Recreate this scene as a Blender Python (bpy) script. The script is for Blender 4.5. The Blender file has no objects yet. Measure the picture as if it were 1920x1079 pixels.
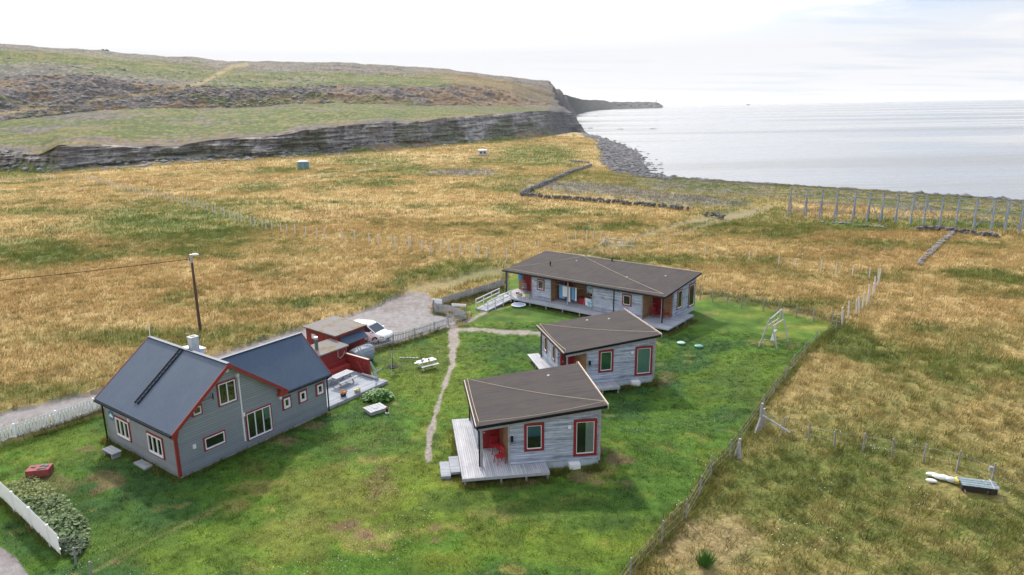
import bpy, bmesh, math, random
import numpy as np
from mathutils import Vector, Matrix
random.seed(7); RNG = np.random.default_rng(11)
R = math.radians
scene = bpy.context.scene
COL = scene.collection

# ------------------------------------------------------------------ camera
F_PX, PITCH, ROLL, CAM_H, CX, CY = 1310.0, 14.5, 0.9, 20.0, 920.0, 539.5
_p, _r = R(PITCH), R(ROLL)
FWD = np.array([0, math.cos(_p), -math.sin(_p)])
_up = np.array([0, math.sin(_p), math.cos(_p)]); _rt = np.array([1.0, 0, 0])
RT = math.cos(_r)*_rt - math.sin(_r)*_up
UP = math.sin(_r)*_rt + math.cos(_r)*_up
cam_d = bpy.data.cameras.new('camera'); cam = bpy.data.objects.new('camera', cam_d); COL.objects.link(cam)
cam_d.sensor_width = 36; cam_d.lens = 36*F_PX/1920; cam_d.shift_x = (960-CX)/1920
cam_d.clip_start = 0.5; cam_d.clip_end = 90000
cam.matrix_world = Matrix(((RT[0], UP[0], -FWD[0], 0), (RT[1], UP[1], -FWD[1], 0), (RT[2], UP[2], -FWD[2], CAM_H), (0, 0, 0, 1)))
scene.camera = cam
scene.view_settings.view_transform = 'Standard'; scene.view_settings.look = 'None'
scene.view_settings.exposure = -0.03; scene.view_settings.gamma = 1.0

# ------------------------------------------------------------------ sky and sun
SUN_AZ, SUN_EL = -18.0, 38.0            # azimuth from +Y (negative: to the left), elevation
world = bpy.data.worlds.new('World'); scene.world = world; world.use_nodes = True
nt = world.node_tree; nt.nodes.clear()
def N(nt, t, **kw):
    n = nt.nodes.new(t)
    for k, v in kw.items():
        if k.startswith('i_'): n.inputs[k[2:].replace('_', ' ')].default_value = v
        else: setattr(n, k, v)
    return n
def L(nt, a, b): nt.links.new(a, b)
out = N(nt, 'ShaderNodeOutputWorld'); bg = N(nt, 'ShaderNodeBackground')
sky = N(nt, 'ShaderNodeTexSky', sky_type='NISHITA', sun_disc=False)
sky.sun_elevation = R(SUN_EL); sky.sun_rotation = R(SUN_AZ); sky.altitude = 30; sky.air_density = 1.0; sky.dust_density = 1.5
sky_s = N(nt, 'ShaderNodeVectorMath', operation='SCALE'); sky_s.inputs['Scale'].default_value = 0.12
L(nt, sky.outputs[0], sky_s.inputs[0])
tc = N(nt, 'ShaderNodeTexCoord'); sep = N(nt, 'ShaderNodeSeparateXYZ'); L(nt, tc.outputs['Generated'], sep.inputs[0])
zz = N(nt, 'ShaderNodeMath', operation='MAXIMUM'); L(nt, sep.outputs[2], zz.inputs[0]); zz.inputs[1].default_value = 0.0
za = N(nt, 'ShaderNodeMath', operation='ADD'); L(nt, zz.outputs[0], za.inputs[0]); za.inputs[1].default_value = 0.07
dx = N(nt, 'ShaderNodeMath', operation='DIVIDE'); L(nt, sep.outputs[0], dx.inputs[0]); L(nt, za.outputs[0], dx.inputs[1])
dy = N(nt, 'ShaderNodeMath', operation='DIVIDE'); L(nt, sep.outputs[1], dy.inputs[0]); L(nt, za.outputs[0], dy.inputs[1])
cmb = N(nt, 'ShaderNodeCombineXYZ'); L(nt, dx.outputs[0], cmb.inputs[0]); L(nt, dy.outputs[0], cmb.inputs[1])
def noise(nt, vec, scale, detail=4, rough=.55, dist=0):
    n = N(nt, 'ShaderNodeTexNoise'); n.inputs['Scale'].default_value = scale; n.inputs['Detail'].default_value = detail
    n.inputs['Roughness'].default_value = rough; n.inputs['Distortion'].default_value = dist
    if vec is not None: L(nt, vec, n.inputs['Vector'])
    return n.outputs['Fac']
def ramp(nt, fac, stops, interp='LINEAR'):
    n = N(nt, 'ShaderNodeValToRGB'); cr = n.color_ramp; cr.interpolation = interp
    while len(cr.elements) < len(stops): cr.elements.new(.5)
    for e, (p, c) in zip(cr.elements, stops):
        e.position = p; e.color = (c, c, c, 1) if not hasattr(c, '__len__') else (*c, 1)
    L(nt, fac, n.inputs[0]); return n.outputs[0]
def mapr(nt, v, a, b, c=0, d=1):
    n = N(nt, 'ShaderNodeMapRange'); L(nt, v, n.inputs[0])
    for i, x in enumerate((a, b, c, d)): n.inputs[i+1].default_value = x
    return n.outputs[0]
def mth(nt, op, a, b=None, clamp=False):
    n = N(nt, 'ShaderNodeMath', operation=op); n.use_clamp = clamp
    for i, v in enumerate((a, b)):
        if v is None: continue
        if isinstance(v, (int, float)): n.inputs[i].default_value = v
        else: L(nt, v, n.inputs[i])
    return n.outputs[0]
def mixc(nt, fac, a, b, mode='MIX'):
    n = N(nt, 'ShaderNodeMix', data_type='RGBA', blend_type=mode)
    for k, v in ((0, fac), (6, a), (7, b)):
        if isinstance(v, (int, float)): n.inputs[k].default_value = v
        elif hasattr(v, '__len__'): n.inputs[k].default_value = (*v[:3], 1)
        else: L(nt, v, n.inputs[k])
    return n.outputs[2]
# thin overcast with a few openings to pale blue, denser grey streaks low down
mp = N(nt, 'ShaderNodeMapping'); L(nt, cmb.outputs[0], mp.inputs[0]); mp.inputs['Scale'].default_value = (.8, .62, 1); mp.inputs['Location'].default_value = (3.1, 1.7, 0)
n1 = noise(nt, mp.outputs[0], 1.0, 7, .58, .3)
hole_side = mapr(nt, sep.outputs[0], .15, .5, 0.0, 1.0)
hole_up = mapr(nt, sep.outputs[2], .07, .15, 0.0, 1.0)
hole = mth(nt, 'MULTIPLY', mth(nt, 'MULTIPLY', hole_side, hole_up), ramp(nt, n1, [(.40, 0), (.52, 1)]), True)
mp2 = N(nt, 'ShaderNodeMapping'); L(nt, cmb.outputs[0], mp2.inputs[0]); mp2.inputs['Scale'].default_value = (.35, .9, 1); mp2.inputs['Location'].default_value = (0.4, 5.2, 0)
n2 = noise(nt, mp2.outputs[0], 1.3, 5, .5, .2)
grey = mth(nt, 'MULTIPLY', ramp(nt, n2, [(.5, 0), (.66, 1)]), mapr(nt, sep.outputs[0], -.05, .4, 0, .55))
cloud = mixc(nt, grey, (.945, .955, .985), (.69, .76, .90))
blue = mixc(nt, .25, (.36, .55, .86), sky_s.outputs[0])
col = mixc(nt, mth(nt, 'MULTIPLY', hole, 1.0), cloud, blue)
glow = N(nt, 'ShaderNodeVectorMath', operation='DOT_PRODUCT'); L(nt, tc.outputs['Generated'], glow.inputs[0])
glow.inputs[1].default_value = (math.sin(R(SUN_AZ))*math.cos(R(SUN_EL)), math.cos(R(SUN_AZ))*math.cos(R(SUN_EL)), math.sin(R(SUN_EL)))
gl = mth(nt, 'ADD', 1.0, mth(nt, 'MULTIPLY', mth(nt, 'POWER', mapr(nt, glow.outputs['Value'], .3, 1.0, 0.0, 1.0), 1.6), mth(nt, 'MULTIPLY', mapr(nt, sep.outputs[2], .40, .70, 3.2, .7), mapr(nt, sep.outputs[2], .07, .30, 0.0, 1.0))))
colg = N(nt, 'ShaderNodeVectorMath', operation='SCALE'); L(nt, col, colg.inputs[0]); L(nt, gl, colg.inputs['Scale'])
cie = mapr(nt, sep.outputs[2], .14, 1.0, 1.0, 1.35)
colh = N(nt, 'ShaderNodeVectorMath', operation='SCALE'); L(nt, colg.outputs[0], colh.inputs[0]); L(nt, cie, colh.inputs['Scale'])
L(nt, colh.outputs[0], bg.inputs[0]); bg.inputs[1].default_value = 0.98
L(nt, bg.outputs[0], out.inputs[0])
sl = bpy.data.lights.new('sun', 'SUN'); sl.energy = 5.0; sl.angle = R(3); sl.color = (1, .90, .76)
sun = bpy.data.objects.new('sun', sl); COL.objects.link(sun)
sun.rotation_euler = (R(90-SUN_EL), 0, R(180-SUN_AZ))

# ------------------------------------------------------------------ helpers: geometry from the survey of the photograph
def ray(px, py):
    px = np.asarray(px, float); py = np.asarray(py, float)
    return FWD + RT*((px-CX)/F_PX)[..., None] + UP*((CY-py)/F_PX)[..., None]
def G(px, py, z=0.0):                     # the ground point seen at photograph pixel px, py when the ground is at z
    d = ray(px, py); t = (z-CAM_H)/d[2]; return Vector((d[0]*t, d[1]*t, z))
def proj(X, Y, Z):
    v = np.stack([X, Y, Z-CAM_H], -1); w = v@FWD
    w = np.where(w > .1, w, .1)
    return CX+F_PX*(v@RT)/w, CY-F_PX*(v@UP)/w

def _h(ix, iy, s):
    n = (ix*374761393 + iy*668265263 + s*974634777) & 0xFFFFFFFF
    n = ((n ^ (n >> 13))*1274126177) & 0xFFFFFFFF
    return ((n ^ (n >> 16)) & 0xFFFF)/65535.0
def vnoise(x, y, s=0):
    ix = np.floor(x).astype(np.int64); iy = np.floor(y).astype(np.int64); fx = x-ix; fy = y-iy
    u = fx*fx*(3-2*fx); v = fy*fy*(3-2*fy)
    return (_h(ix, iy, s)*(1-u)+_h(ix+1, iy, s)*u)*(1-v)+(_h(ix, iy+1, s)*(1-u)+_h(ix+1, iy+1, s)*u)*v
def fbm(x, y, sc, o=4, s=0, g=.5):
    t = 0; a = 1; n = 0
    for k in range(o):
        t = t+a*vnoise(x/sc+17.3*k, y/sc-9.1*k, s+k*7); n += a; a *= g; sc /= 2.03
    return t/n
def sst(x, a, b): t = np.clip((x-a)/(b-a), 0, 1); return t*t*(3-2*t)
def in_poly(px, py, poly):
    r = np.zeros(px.shape, bool); n = len(poly); j = n-1
    for i in range(n):
        xi, yi = poly[i]; xj, yj = poly[j]
        if yi != yj:
            c = ((yi > py) != (yj > py)) & (px < (xj-xi)*(py-yi)/(yj-yi)+xi); r ^= c
        j = i
    return r
def d_line(px, py, pts):                 # distance to a polyline (a closed one repeats its first point)
    best = np.full(px.shape, 1e9)
    for (x0, y0), (x1, y1) in zip(pts[:-1], pts[1:]):
        dx, dy = x1-x0, y1-y0; q = dx*dx+dy*dy+1e-9
        t = np.clip(((px-x0)*dx+(py-y0)*dy)/q, 0, 1)
        best = np.minimum(best, np.hypot(px-x0-t*dx, py-y0-t*dy))
    return best
def sd_poly(px, py, poly):               # signed: positive inside
    d = d_line(px, py, list(poly)+[poly[0]]); return np.where(in_poly(px, py, poly), d, -d)

# ------------------------------------------------------------------ the land as one height field
SEA = -5.0
shore_px = [(2600, 430), (2250, 402), (1920, 379), (1800, 370), (1700, 364), (1600, 357), (1500, 351), (1420, 346), (1350, 341), (1280, 336), (1240, 331), (1219, 322),
            (1212, 308), (1203, 296), (1196, 286), (1180, 277), (1150, 265), (1120, 255), (1092, 248), (1071, 243), (1074, 236), (1083, 230), (1081, 218), (1083, 212)]
shore = [tuple(G(x, y, SEA)[:2]) for x, y in shore_px]
land_poly = shore+[(-400, 6000), (-9000, 6000), (-9000, -4000), (9000, -4000), (2000, -50)]
coast_line = [(2000, -50)]+shore
def plain_z(x, y):
    d = d_line(x, y, coast_line); ins = in_poly(x, y, land_poly); sd = np.where(ins, d, -d)
    sd = sd+(fbm(x, y, 6, 3, 91)-.5)*3.0
    z = np.where(sd > 0, SEA+(-SEA)*(1-np.exp(-np.maximum(sd, 0)/36)), SEA+np.maximum(sd, -60)*.07)
    return z, sd
def curve(pts, dist=None, ground=False):
    th, dd, z = [], [], []
    for p in pts:
        if ground: v = G(p[0], p[1], p[2] if len(p) > 2 else 0.0); d = math.hypot(v.x, v.y); th.append(math.atan2(v.x, v.y)); dd.append(d); z.append(v.z)
        else:
            r = ray(p[0], p[1]); h = math.hypot(r[0], r[1]); d = p[2]; th.append(math.atan2(r[0], r[1])); dd.append(d); z.append(CAM_H+r[2]*d/h)
    o = np.argsort(th); return np.array(th)[o], np.array(dd)[o], np.array(z)[o]
c0 = curve([(-300, 322), (0, 322), (110, 327), (330, 308), (560, 297), (700, 286), (820, 274), (900, 268), (1000, 258), (1045, 253, -2), (1075, 249, -4)], ground=True)
def base_d(px): r = ray(px, 250); return float(np.interp(math.atan2(r[0], r[1]), c0[0], c0[1]))
def rel(pts): return [(x, y, base_d(x)+o) for x, y, o in pts]
c1 = curve(rel([(-300, 312, 9), (0, 312, 9), (60, 308, 9), (110, 317, 7), (200, 308, 9), (330, 299, 9), (450, 296, 9), (560, 288, 10), (620, 287, 10), (680, 272, 12), (740, 268, 14), (800, 266, 12), (850, 268, 10), (900, 262, 12), (960, 252, 16), (1000, 247, 20), (1060, 240, 26), (1100, 236, 30)]))
c2 = curve(rel([(-300, 283, 14), (0, 280, 14), (50, 288, 14), (80, 289, 13), (110, 273, 13), (150, 272, 14), (217, 272, 14), (260, 276, 14), (333, 275, 14), (390, 265, 15), (450, 259, 16), (520, 256, 16), (567, 246, 17), (633, 238, 18), (700, 232, 20), (727, 227, 22), (761, 230, 22), (800, 226, 22), (840, 221, 24), (943, 214, 30), (1000, 209, 42), (1030, 208, 50), (1060, 212, 60), (1100, 212, 70)]))
c3 = curve([(-300, 225, 520), (0, 228, 520), (100, 216, 540), (200, 205, 560), (367, 203, 580), (567, 197, 590), (700, 194, 600), (840, 200, 640), (978, 202, 680), (1030, 202, 700), (1100, 206, 720)])
c4 = curve([(-300, 150, 590), (0, 142, 590), (133, 138, 600), (250, 152, 610), (333, 163, 610), (583, 163, 630), (600, 163, 635), (700, 162, 650), (840, 161, 690), (909, 163, 720), (960, 172, 740), (978, 180, 745), (1030, 196, 760), (1100, 198, 780)])
c5 = curve([(-300, 70, 1000), (0, 81, 1000), (100, 90, 980), (187, 94, 970), (200, 97, 970), (227, 101, 960), (317, 105, 950), (433, 115, 940), (560, 116, 930), (633, 117, 930), (669, 120, 930), (806, 127, 930), (860, 133, 930), (909, 139, 930), (978, 146, 930), (1040, 153, 930), (1100, 158, 930)])
def cv(c, th): return np.interp(th, c[0], c[1]), np.interp(th, c[0], c[2])

NTH = 1500
th = np.concatenate([np.linspace(-math.pi, R(-46), 60, endpoint=False), np.linspace(R(-46), R(46), NTH), np.linspace(R(46), math.pi, 61)[1:]])
NR0, NR1, NR2, NR3, NR4, NR5, NR6 = 640, 18, 60, 60, 70, 70, 14
d0, zc0 = cv(c0, th); d1, z1 = cv(c1, th); d2, z2 = cv(c2, th); d3, z3 = cv(c3, th); d4, z4 = cv(c4, th); d5, z5 = cv(c5, th)
rows_d, rows_z, seg = [], [], []
inv = np.linspace(1/19.0, 0, NR0+1)
for k in range(NR0):
    t = k/NR0; rows_d.append(1/((1-t)/15.0+t/d0)); rows_z.append(None); seg.append(t)
def addseg(n, da, za, db, zb, code, pw=1.0, zp=1.0):
    for k in range(n):
        t = k/n; rows_d.append(da+(db-da)*t**pw); rows_z.append(za+(zb-za)*t**zp); seg.append(code+t)
# the real height of the plain at the talus foot
x0, y0 = d0*np.sin(th), d0*np.cos(th); zb0, _ = plain_z(x0, y0)
addseg(NR1, d0, zb0, d1, z1, 1, 1.0, 1.3)
addseg(NR2, d1, z1, d2, z2, 2)
addseg(NR3, d2, z2, d3, z3, 3, 1.0, 1.0)
addseg(NR4, d3, z3, d4, z4, 4, 1.0, .9)
addseg(NR5, d4, z4, d5, z5, 5, 1.0, .85)
for k in range(NR6):
    t = k/(NR6-1); rows_d.append(d5+t*t*3000); rows_z.append(z5-40*t-.5*k); seg.append(6+t)
seg = np.array(seg); NRW = len(rows_d)
D = np.array(rows_d); TH = np.broadcast_to(th, D.shape)
SEG = np.broadcast_to(seg[:, None], D.shape)
X = D*np.sin(TH); Y = D*np.cos(TH)
PZ, SDC = plain_z(X, Y)
Z = np.array([PZ[i] if rows_z[i] is None else rows_z[i] for i in range(NRW)])
hill = SEG >= 1
# rock texture of the scarps and talus
arc = TH*D
rough = fbm(arc, D*.6, 30, 5, 5)
strata = fbm(arc*.12, Z*1.5+arc*.01, 1.6, 3, 21)
crack = fbm(arc, Z*.25, 7, 4, 33)
cl = ((SEG >= 2) & (SEG < 3))
D2 = D+np.where(cl, (strata-.5)*4.5+(crack-.5)*10.0+(fbm(arc, Z*.15, 2.6, 3, 35)-.5)*5, 0)*sst(SEG, 1.9, 2.15)*(1-sst(SEG, 2.9, 3.06))
lay = np.floor(Z/1.15+.6*vnoise(arc/40, arc*0, 3)); blkx = arc/5.5+13*_h(lay.astype(np.int64), lay.astype(np.int64)*0, 8)
BLOCK = _h(np.floor(blkx).astype(np.int64), lay.astype(np.int64), 9); lay2 = np.floor(Z/.42+arc*.004); BLOCK2 = _h(np.floor(arc/2.1+5*_h(lay2.astype(np.int64), lay2.astype(np.int64)*0, 18)).astype(np.int64), lay2.astype(np.int64), 19)
D2 = D2+np.where(cl, (BLOCK-.5)*1.9+(BLOCK2-.5)*.9, 0)*sst(SEG, 2.0, 2.1)*(1-sst(SEG, 2.93, 3.0))
D2 = D2+np.where((SEG >= 4) & (SEG < 5), (BLOCK-.5)*.9+(BLOCK2-.5)*.8, 0)
X = D2*np.sin(TH); Y = D2*np.cos(TH)
Z = Z+np.where(SEG >= 3, (rough-.5)*np.clip((SEG-3)*14, 0, 5), 0)
Z = Z+np.where((SEG >= 4) & (SEG < 5), (fbm(arc, D, 9, 4, 44)-.5)*7*np.sin(np.clip(SEG-4, 0, 1)*math.pi), 0)
Z = Z+np.where((SEG >= 5) & (SEG < 6), (fbm(arc*.3, D, 25, 4, 45)-.5)*6*np.sin(np.clip(SEG-5, 0, 1)*math.pi), 0)
# the sea side of the hill falls off as a cliff
dsea = SDC
steep = SEA-.5+np.where(dsea > 0, 1.9*np.maximum(dsea+(fbm(X, Y, 18, 4, 61)-.5)*16*sst(dsea, 0, 14), 0), dsea*.2)
Z = np.where(SEG >= 1.0, np.minimum(Z, np.maximum(steep, SEA-4)), Z)
PX, PY = proj(X, Y, Z)

# ------------------------------------------------------------------ what grows or lies where (surface kinds and their colours, with some shade painted in)
LAWN = [(-200, 882), (0, 838), (198, 778), (240, 765), (420, 712), (600, 668), (690, 662), (838, 617), (878, 606), (884, 590), (858, 584), (948, 544), (952, 520), (1100, 480), (1312, 562), (1430, 578), (1568, 609), (1500, 672), (1440, 748), (1385, 822), (1290, 932), (1215, 1020), (1150, 1110), (1100, 1300), (-400, 1300), (-400, 930)]
ROAD = [(-400, 832), (-50, 776), (0, 768+9), (185, 735), (320, 695), (420, 664), (560, 619), (640, 596), (700, 578), (742, 560), (768, 549), (800, 552), (812, 566), (806, 584), (846, 592), (858, 604), (838, 617), (760, 640), (700, 662), (640, 664), (560, 668), (420, 706), (190, 764), (0, 812), (-50, 826), (-400, 890)]
ROAD2 = [(-400, 960), (-60, 1005), (0, 1028), (30, 1048), (52, 1079), (70, 1130), (60, 1300), (-400, 1300)]
PATHS = [([(850, 608), (850, 640), (848, 680), (838, 710), (826, 745), (814, 785), (806, 820), (803, 862)], [15, 15, 9, 8, 6, 9, 9, 8]),
         ([(852, 618), (900, 619), (960, 622), (1018, 626)], [6, 4.5, 4, 4]), ([(868, 610), (890, 596), (915, 583), (935, 574)], [5, 4, 4, 3])]
GREEN = [(330, 425, 190, 42, .95), (60, 478, 130, 32, .75), (862, 516, 85, 22, .9), (905, 500, 60, 14, .6), (30, 326, 70, 9, .9), (700, 305, 90, 13, .55), (760, 318, 60, 10, .6), (1010, 292, 90, 22, .7), (1110, 345, 110, 26, .45),
         (1400, 405, 120, 18, .6), (1700, 425, 330, 14, .75), (1330, 382, 130, 16, .5), (950, 345, 60, 20, .5), (100, 400, 130, 12, .5), (1470, 430, 60, 8, .35), (1620, 462, 160, 7, .45), (1250, 350, 220, 22, .5), (480, 352, 60, 10, .5), (1180, 465, 60, 8, .5),
         (330, 640, 260, 20, .6), (500, 630, 160, 20, .55), (100, 740, 130, 18, .5), (700, 570, 60, 14, .4), (1420, 575, 200, 8, .6), (1500, 900, 210, 75, .55), (1620, 940, 340, 160, .55), (1750, 1000, 320, 110, .6), (1560, 860, 120, 40, .4), (1700, 740, 130, 50, .3), (1850, 640, 100, 30, .3)]
FLATTAN = [(1330, 1030, 110, 65, .9)]
C_TAN = np.array((.46, .34, .155)); C_ORG = np.array((.40, .27, .118)); C_OLV = np.array((.245, .21, .072)); C_GRN = np.array((.125, .155, .038)); C_DGR = np.array((.045, .062, .024))
C_LAWN = np.array((.066, .132, .017)); C_LAWNY = np.array((.150, .178, .024)); C_LAWND = np.array((.034, .082, .020)); C_GRAV = np.array((.23, .215, .22)); C_DIRT = np.array((.19, .12, .075)); C_ROCK = np.array((.21, .195, .195))
def lerp(a, b, t): return a+(b-a)*t[..., None]
def ell(px, py, e, n):
    q = ((px-e[0])/e[2])**2+((py-e[1])/e[3])**2
    return e[4]*sst(-(np.sqrt(q)+n*.9), -1.25, -.55)
def surface(X, Y, PX, PY, seg, sdc):
    """colour, kind (0 meadow 1 lawn 2 road 3 footpath 4 beach 5 hillside) and meadow weight"""
    sh = X.shape
    dist = np.hypot(X, Y); big = fbm(X, Y, 26, 4, 1)-.5; mid = fbm(X, Y, 5, 4, 2)-.5; fine = fbm(X, Y, .9, 3, 3)-.5
    band = fbm(X*.35+Y*.1, Y, 9, 4, 4)-.5
    col = lerp(C_TAN, C_ORG, sst(big+mid*.8, -.1, .3)); col = np.broadcast_to(col, sh+(3,)).copy()
    col = lerp(col, C_OLV, sst(mid+band*1.2, -.02, .3)*.8)
    col = lerp(col, lerp(C_OLV, C_GRN, sst(mid+fine, -.1, .3)), .62*sst(-dist, -80, -36))
    g = np.zeros(sh); jit = mid*1.0+fine*.35
    for e in GREEN: g = np.maximum(g, ell(PX, PY, e, jit))
    g = np.maximum(g, sst(band+mid*.5+fine*.3, .16, .3)*.6)
    col = lerp(col, C_GRN, np.clip(g*1.05*(.55+.9*sst(mid+fine*.8, -.25, .2)), 0, 1)); col = lerp(col, np.array((.16, .175, .04)), g*sst(-mid+fine, .05, .3)*.7)
    col = lerp(col, C_DGR, sst(fine+mid*.7, .14, .4)*.45)
    for e in FLATTAN: col = lerp(col, np.array((.30, .235, .115)), ell(PX, PY, e, mid+fine*.6))
    # stony ground by the shore and the ruins
    st = sst(-d_line(X, Y, [tuple(G(*q)[:2]) for q in ((1060, 345), (1130, 352), (1230, 365), (1300, 372))])+fine*8+mid*14, -16, -2)*.75
    st = np.maximum(st, ell(PX, PY, (868, 325, 60, 8, .8), jit*1.5)); st = np.maximum(st, ell(PX, PY, (820, 326, 30, 6, .5), jit*1.5))
    col = lerp(col, C_ROCK, st)
    # coast strip
    coast = sst(-sdc+fine*6+mid*16, -72, -56)*(seg < 1)*sst(PX, 1120, 1280)
    col = lerp(col, lerp(lerp(np.array((.10, .125, .04)), np.array((.23, .195, .09)), sst(mid*1.2+band+fine*.7, -.1, .2)), np.array((.17, .165, .16)), sst(fine*1.2+mid*.8+big*.6+.35*sst(-sdc, -26, -10), .08, .28)*.8), coast*.92)*(1+.6*coast*fine)[..., None]
    bp = sd_poly(PX, PY, [(1060, 244), (1092, 253), (1118, 268), (1122, 285), (1124, 303), (1140, 318), (1168, 328), (1225, 335), (1262, 341), (1250, 320), (1215, 285), (1190, 258)])
    bch = np.clip(np.maximum(sst(bp+mid*14+fine*4, -3, 4), sst(-sdc+mid*12+fine*6, -13, -8)), 0, 1)*(seg < 1.5)*(sdc < 90)
    stone = fbm(X, Y, 1.6, 2, 51); col = lerp(col, np.array((.13, .13, .14)), bch)*np.where(bch > .5, .55+.9*stone, 1)[..., None]
    kind = np.where(bch > .5, 4, 0)
    # tracks over the meadow
    trk = np.zeros(sh)
    for pts, w, s in (([(768, 552), (830, 535), (890, 522), (952, 512)], 12, .5), ([(1100, 478), (1160, 462), (1215, 440), (1300, 418), (1400, 400), (1450, 388)], 6, .85), ([(1130, 486), (1190, 470), (1250, 446), (1330, 424), (1420, 402)], 4, .7),
                      ([(360, 362), (480, 350), (600, 330), (720, 318)], 1.6, .5), ([(700, 318), (850, 296), (960, 282)], 1.4, .35), ([(0, 372), (200, 350)], 1.5, .3)):
        m = sst(-d_line(PX, PY*1.0, pts)+mid*w*1.2+fine*w*.5, -w, -w*.4)*s; trk = np.maximum(trk, m)
        col = lerp(col, np.array((.27, .225, .13)), m)
    # lawn
    sl = sd_poly(PX, PY, LAWN)+mid*9+fine*5*np.clip(40/dist, .3, 2); lw = sst(sl, -1.5, 1.5)*(seg < 1)
    lb = fbm(X, Y, 11, 4, 71)-.5; lm = fbm(X*.8+Y*.5, Y-.3*X, 2.4, 4, 72)-.5
    lf_ = fbm(X*.55+Y*.35, Y*.8-.2*X, .8, 4, 73)-.5
    lc = lerp(C_LAWN, C_LAWND, sst(lb*.8+lm*.7+lf_*.5, .0, .25)); lc = lerp(lc, C_LAWNY, sst(-lb*.8+lm*.9+lf_*.6, .04, .34)*.6); lc = lerp(lc, np.array((.20, .17, .06)), sst(lm+lf_*.9-lb*.3, .2, .42)*.55)
    for e, cc in (((780, 920, 200, 110, .6), C_LAWNY), ((800, 690, 120, 70, .5), C_LAWNY), ((1050, 1010, 200, 70, .4), C_LAWNY), ((1420, 720, 110, 60, .3), C_LAWNY), ((180, 830, 160, 40, .3), C_LAWNY), ((380, 1030, 200, 60, .35), C_LAWNY), ((1010, 950, 190, 55, .6), C_LAWND), ((1250, 900, 130, 90, .35), C_LAWND),
                  ((650, 830, 190, 40, .55), C_LAWND), ((250, 950, 120, 70, .5), C_LAWND), ((330, 900, 90, 20, .5), C_LAWND), ((950, 660, 80, 30, .4), C_LAWND), ((1000, 590, 100, 20, .4), C_LAWND), ((620, 930, 130, 60, .45), np.array((.19, .16, .045))), ((560, 1010, 90, 40, .45), np.array((.17, .15, .04)))):
        lc = lerp(lc, cc, ell(PX, PY, e, lm*1.7+fine*.9)*.85)  # darker ellipses in front of house, cabin and long building paint in their shade
    lc = lerp(lc, np.array((.19, .18, .07)), sst(-d_line(PX, PY, [(170, 1075), (290, 1010), (400, 958)])+lm*6+fine*4, -5, -1)*.45)
    for e in ((688, 1002, 55, 30, 1), (705, 885, 50, 30, .55), (525, 829, 24, 8, .9), (590, 800, 20, 6, .6), (816, 990, 14, 7, .7), (818, 1014, 9, 5, .7), (1150, 872, 34, 26, .9), (1090, 893, 36, 12, .7), (1000, 897, 50, 8, .6), (930, 905, 60, 8, .5),
              (205, 900, 32, 12, .7), (85, 905, 40, 14, .5), (170, 845, 22, 6, .6), (216, 1054, 9, 4, .7), (1238, 715, 16, 12, .7), (1323, 592, 20, 5, .5), (560, 715+60, 40, 6, .5), (1480, 650, 12, 5, .5), (1130, 905, 60, 9, .5), (852, 900, 20, 8, .4)):
        lc = lerp(lc, C_DIRT, np.clip(ell(PX, PY, e, lm*3.2+fine*2.4)*.8, 0, 1))
    lc = lc*(1+.75*fine+.55*lf_)[..., None]

    col = lerp(col, lc, lw); kind = np.where((lw > .5) & (kind == 0), 1, kind)
    # long grass along the lawn: its shaded edge painted in as darker green
    edge = sst(-np.abs(sl+7), -9, 0)*(lw < .5)*(seg < 1)*(dist < 110)*.8; col = lerp(col, np.array((.075, .10, .03)), edge)
    vg = sst(sd_poly(PX, PY, [(10, 912), (60, 897), (110, 930), (168, 985), (150, 1045), (115, 1030), (60, 965)])+mid*14+fine*10, -3, 3)
    col = lerp(col, np.array((.13, .16, .05)), vg*.8)
    for rd in (ROAD, ROAD2):
        m = sst(sd_poly(PX, PY, rd)+mid*9*np.clip(45/dist, .3, 1.5)+fine*5, -2, 1.5)*(seg < 1)
        gc = lerp(C_GRAV, np.array((.18, .16, .155)), sst(mid+fine, -.1, .4)); gc = gc*(.85+.35*fbm(X, Y, .3, 2, 88))[..., None]
        col = lerp(col, gc, m); kind = np.where(m > .5, 2, kind)
    for pts, w in PATHS:
        # width follows the list
        best = np.full(sh, -1e9)
        for (a, b), (wa, wb) in zip(zip(pts[:-1], pts[1:]), zip(w[:-1], w[1:])): best = np.maximum(best, (wa+wb)/2*.62-d_line(PX, PY, [a, b]))
        m = sst(best+fine*9+mid*9, -1.5, 1.5)*(seg < 1)
        gc = np.array((.28, .24, .225))*(.7+.6*fbm(X, Y, .22, 2, 89))[..., None]
        col = lerp(col, gc, m*.9); kind = np.where(m > .5, 3, kind)
    # hill
    if (seg >= 1).any():
        arc = np.arctan2(X, Y)*dist
        hb = fbm(arc*.25, dist, 22, 4, 101)-.5; hm = fbm(arc*.5, dist, 7, 4, 102)-.5; hf = fbm(arc, dist*1.2, 1.7, 3, 103)-.5
        gr = lerp(np.array((.095, .14, .032)), np.array((.20, .20, .065)), sst(hm*.8+hf*1.3, -.12, .2)); br = np.array((.285, .19, .10)); rk = lerp(np.array((.13, .12, .125)), np.array((.26, .24, .25)), sst(hf+hm*.5, -.15, .3))
        talus = lerp(lerp(gr*1.1, br*1.1, sst(hm+hb, -.2, .15)), rk*1.2, sst(hf+hm, .1, .3)*.55)
        seg3 = np.floor(seg)
        c = talus
        zz_ = (seg-2)
        face = lerp(np.array((.20, .185, .18)), np.array((.50, .475, .455)), np.clip(sst(fbm(arc*.12, zz_*14+arc*.008, 1.3, 3, 110)+.55*(fbm(arc, zz_*9, 4, 3, 111)-.5), .32, .66)*.6+.55*(BLOCK-.5)*(1 if BLOCK.shape == arc.shape else 0)+.35*BLOCK2-.05, 0, 1)) if BLOCK.shape == arc.shape else np.zeros(sh+(3,))+.2
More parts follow.
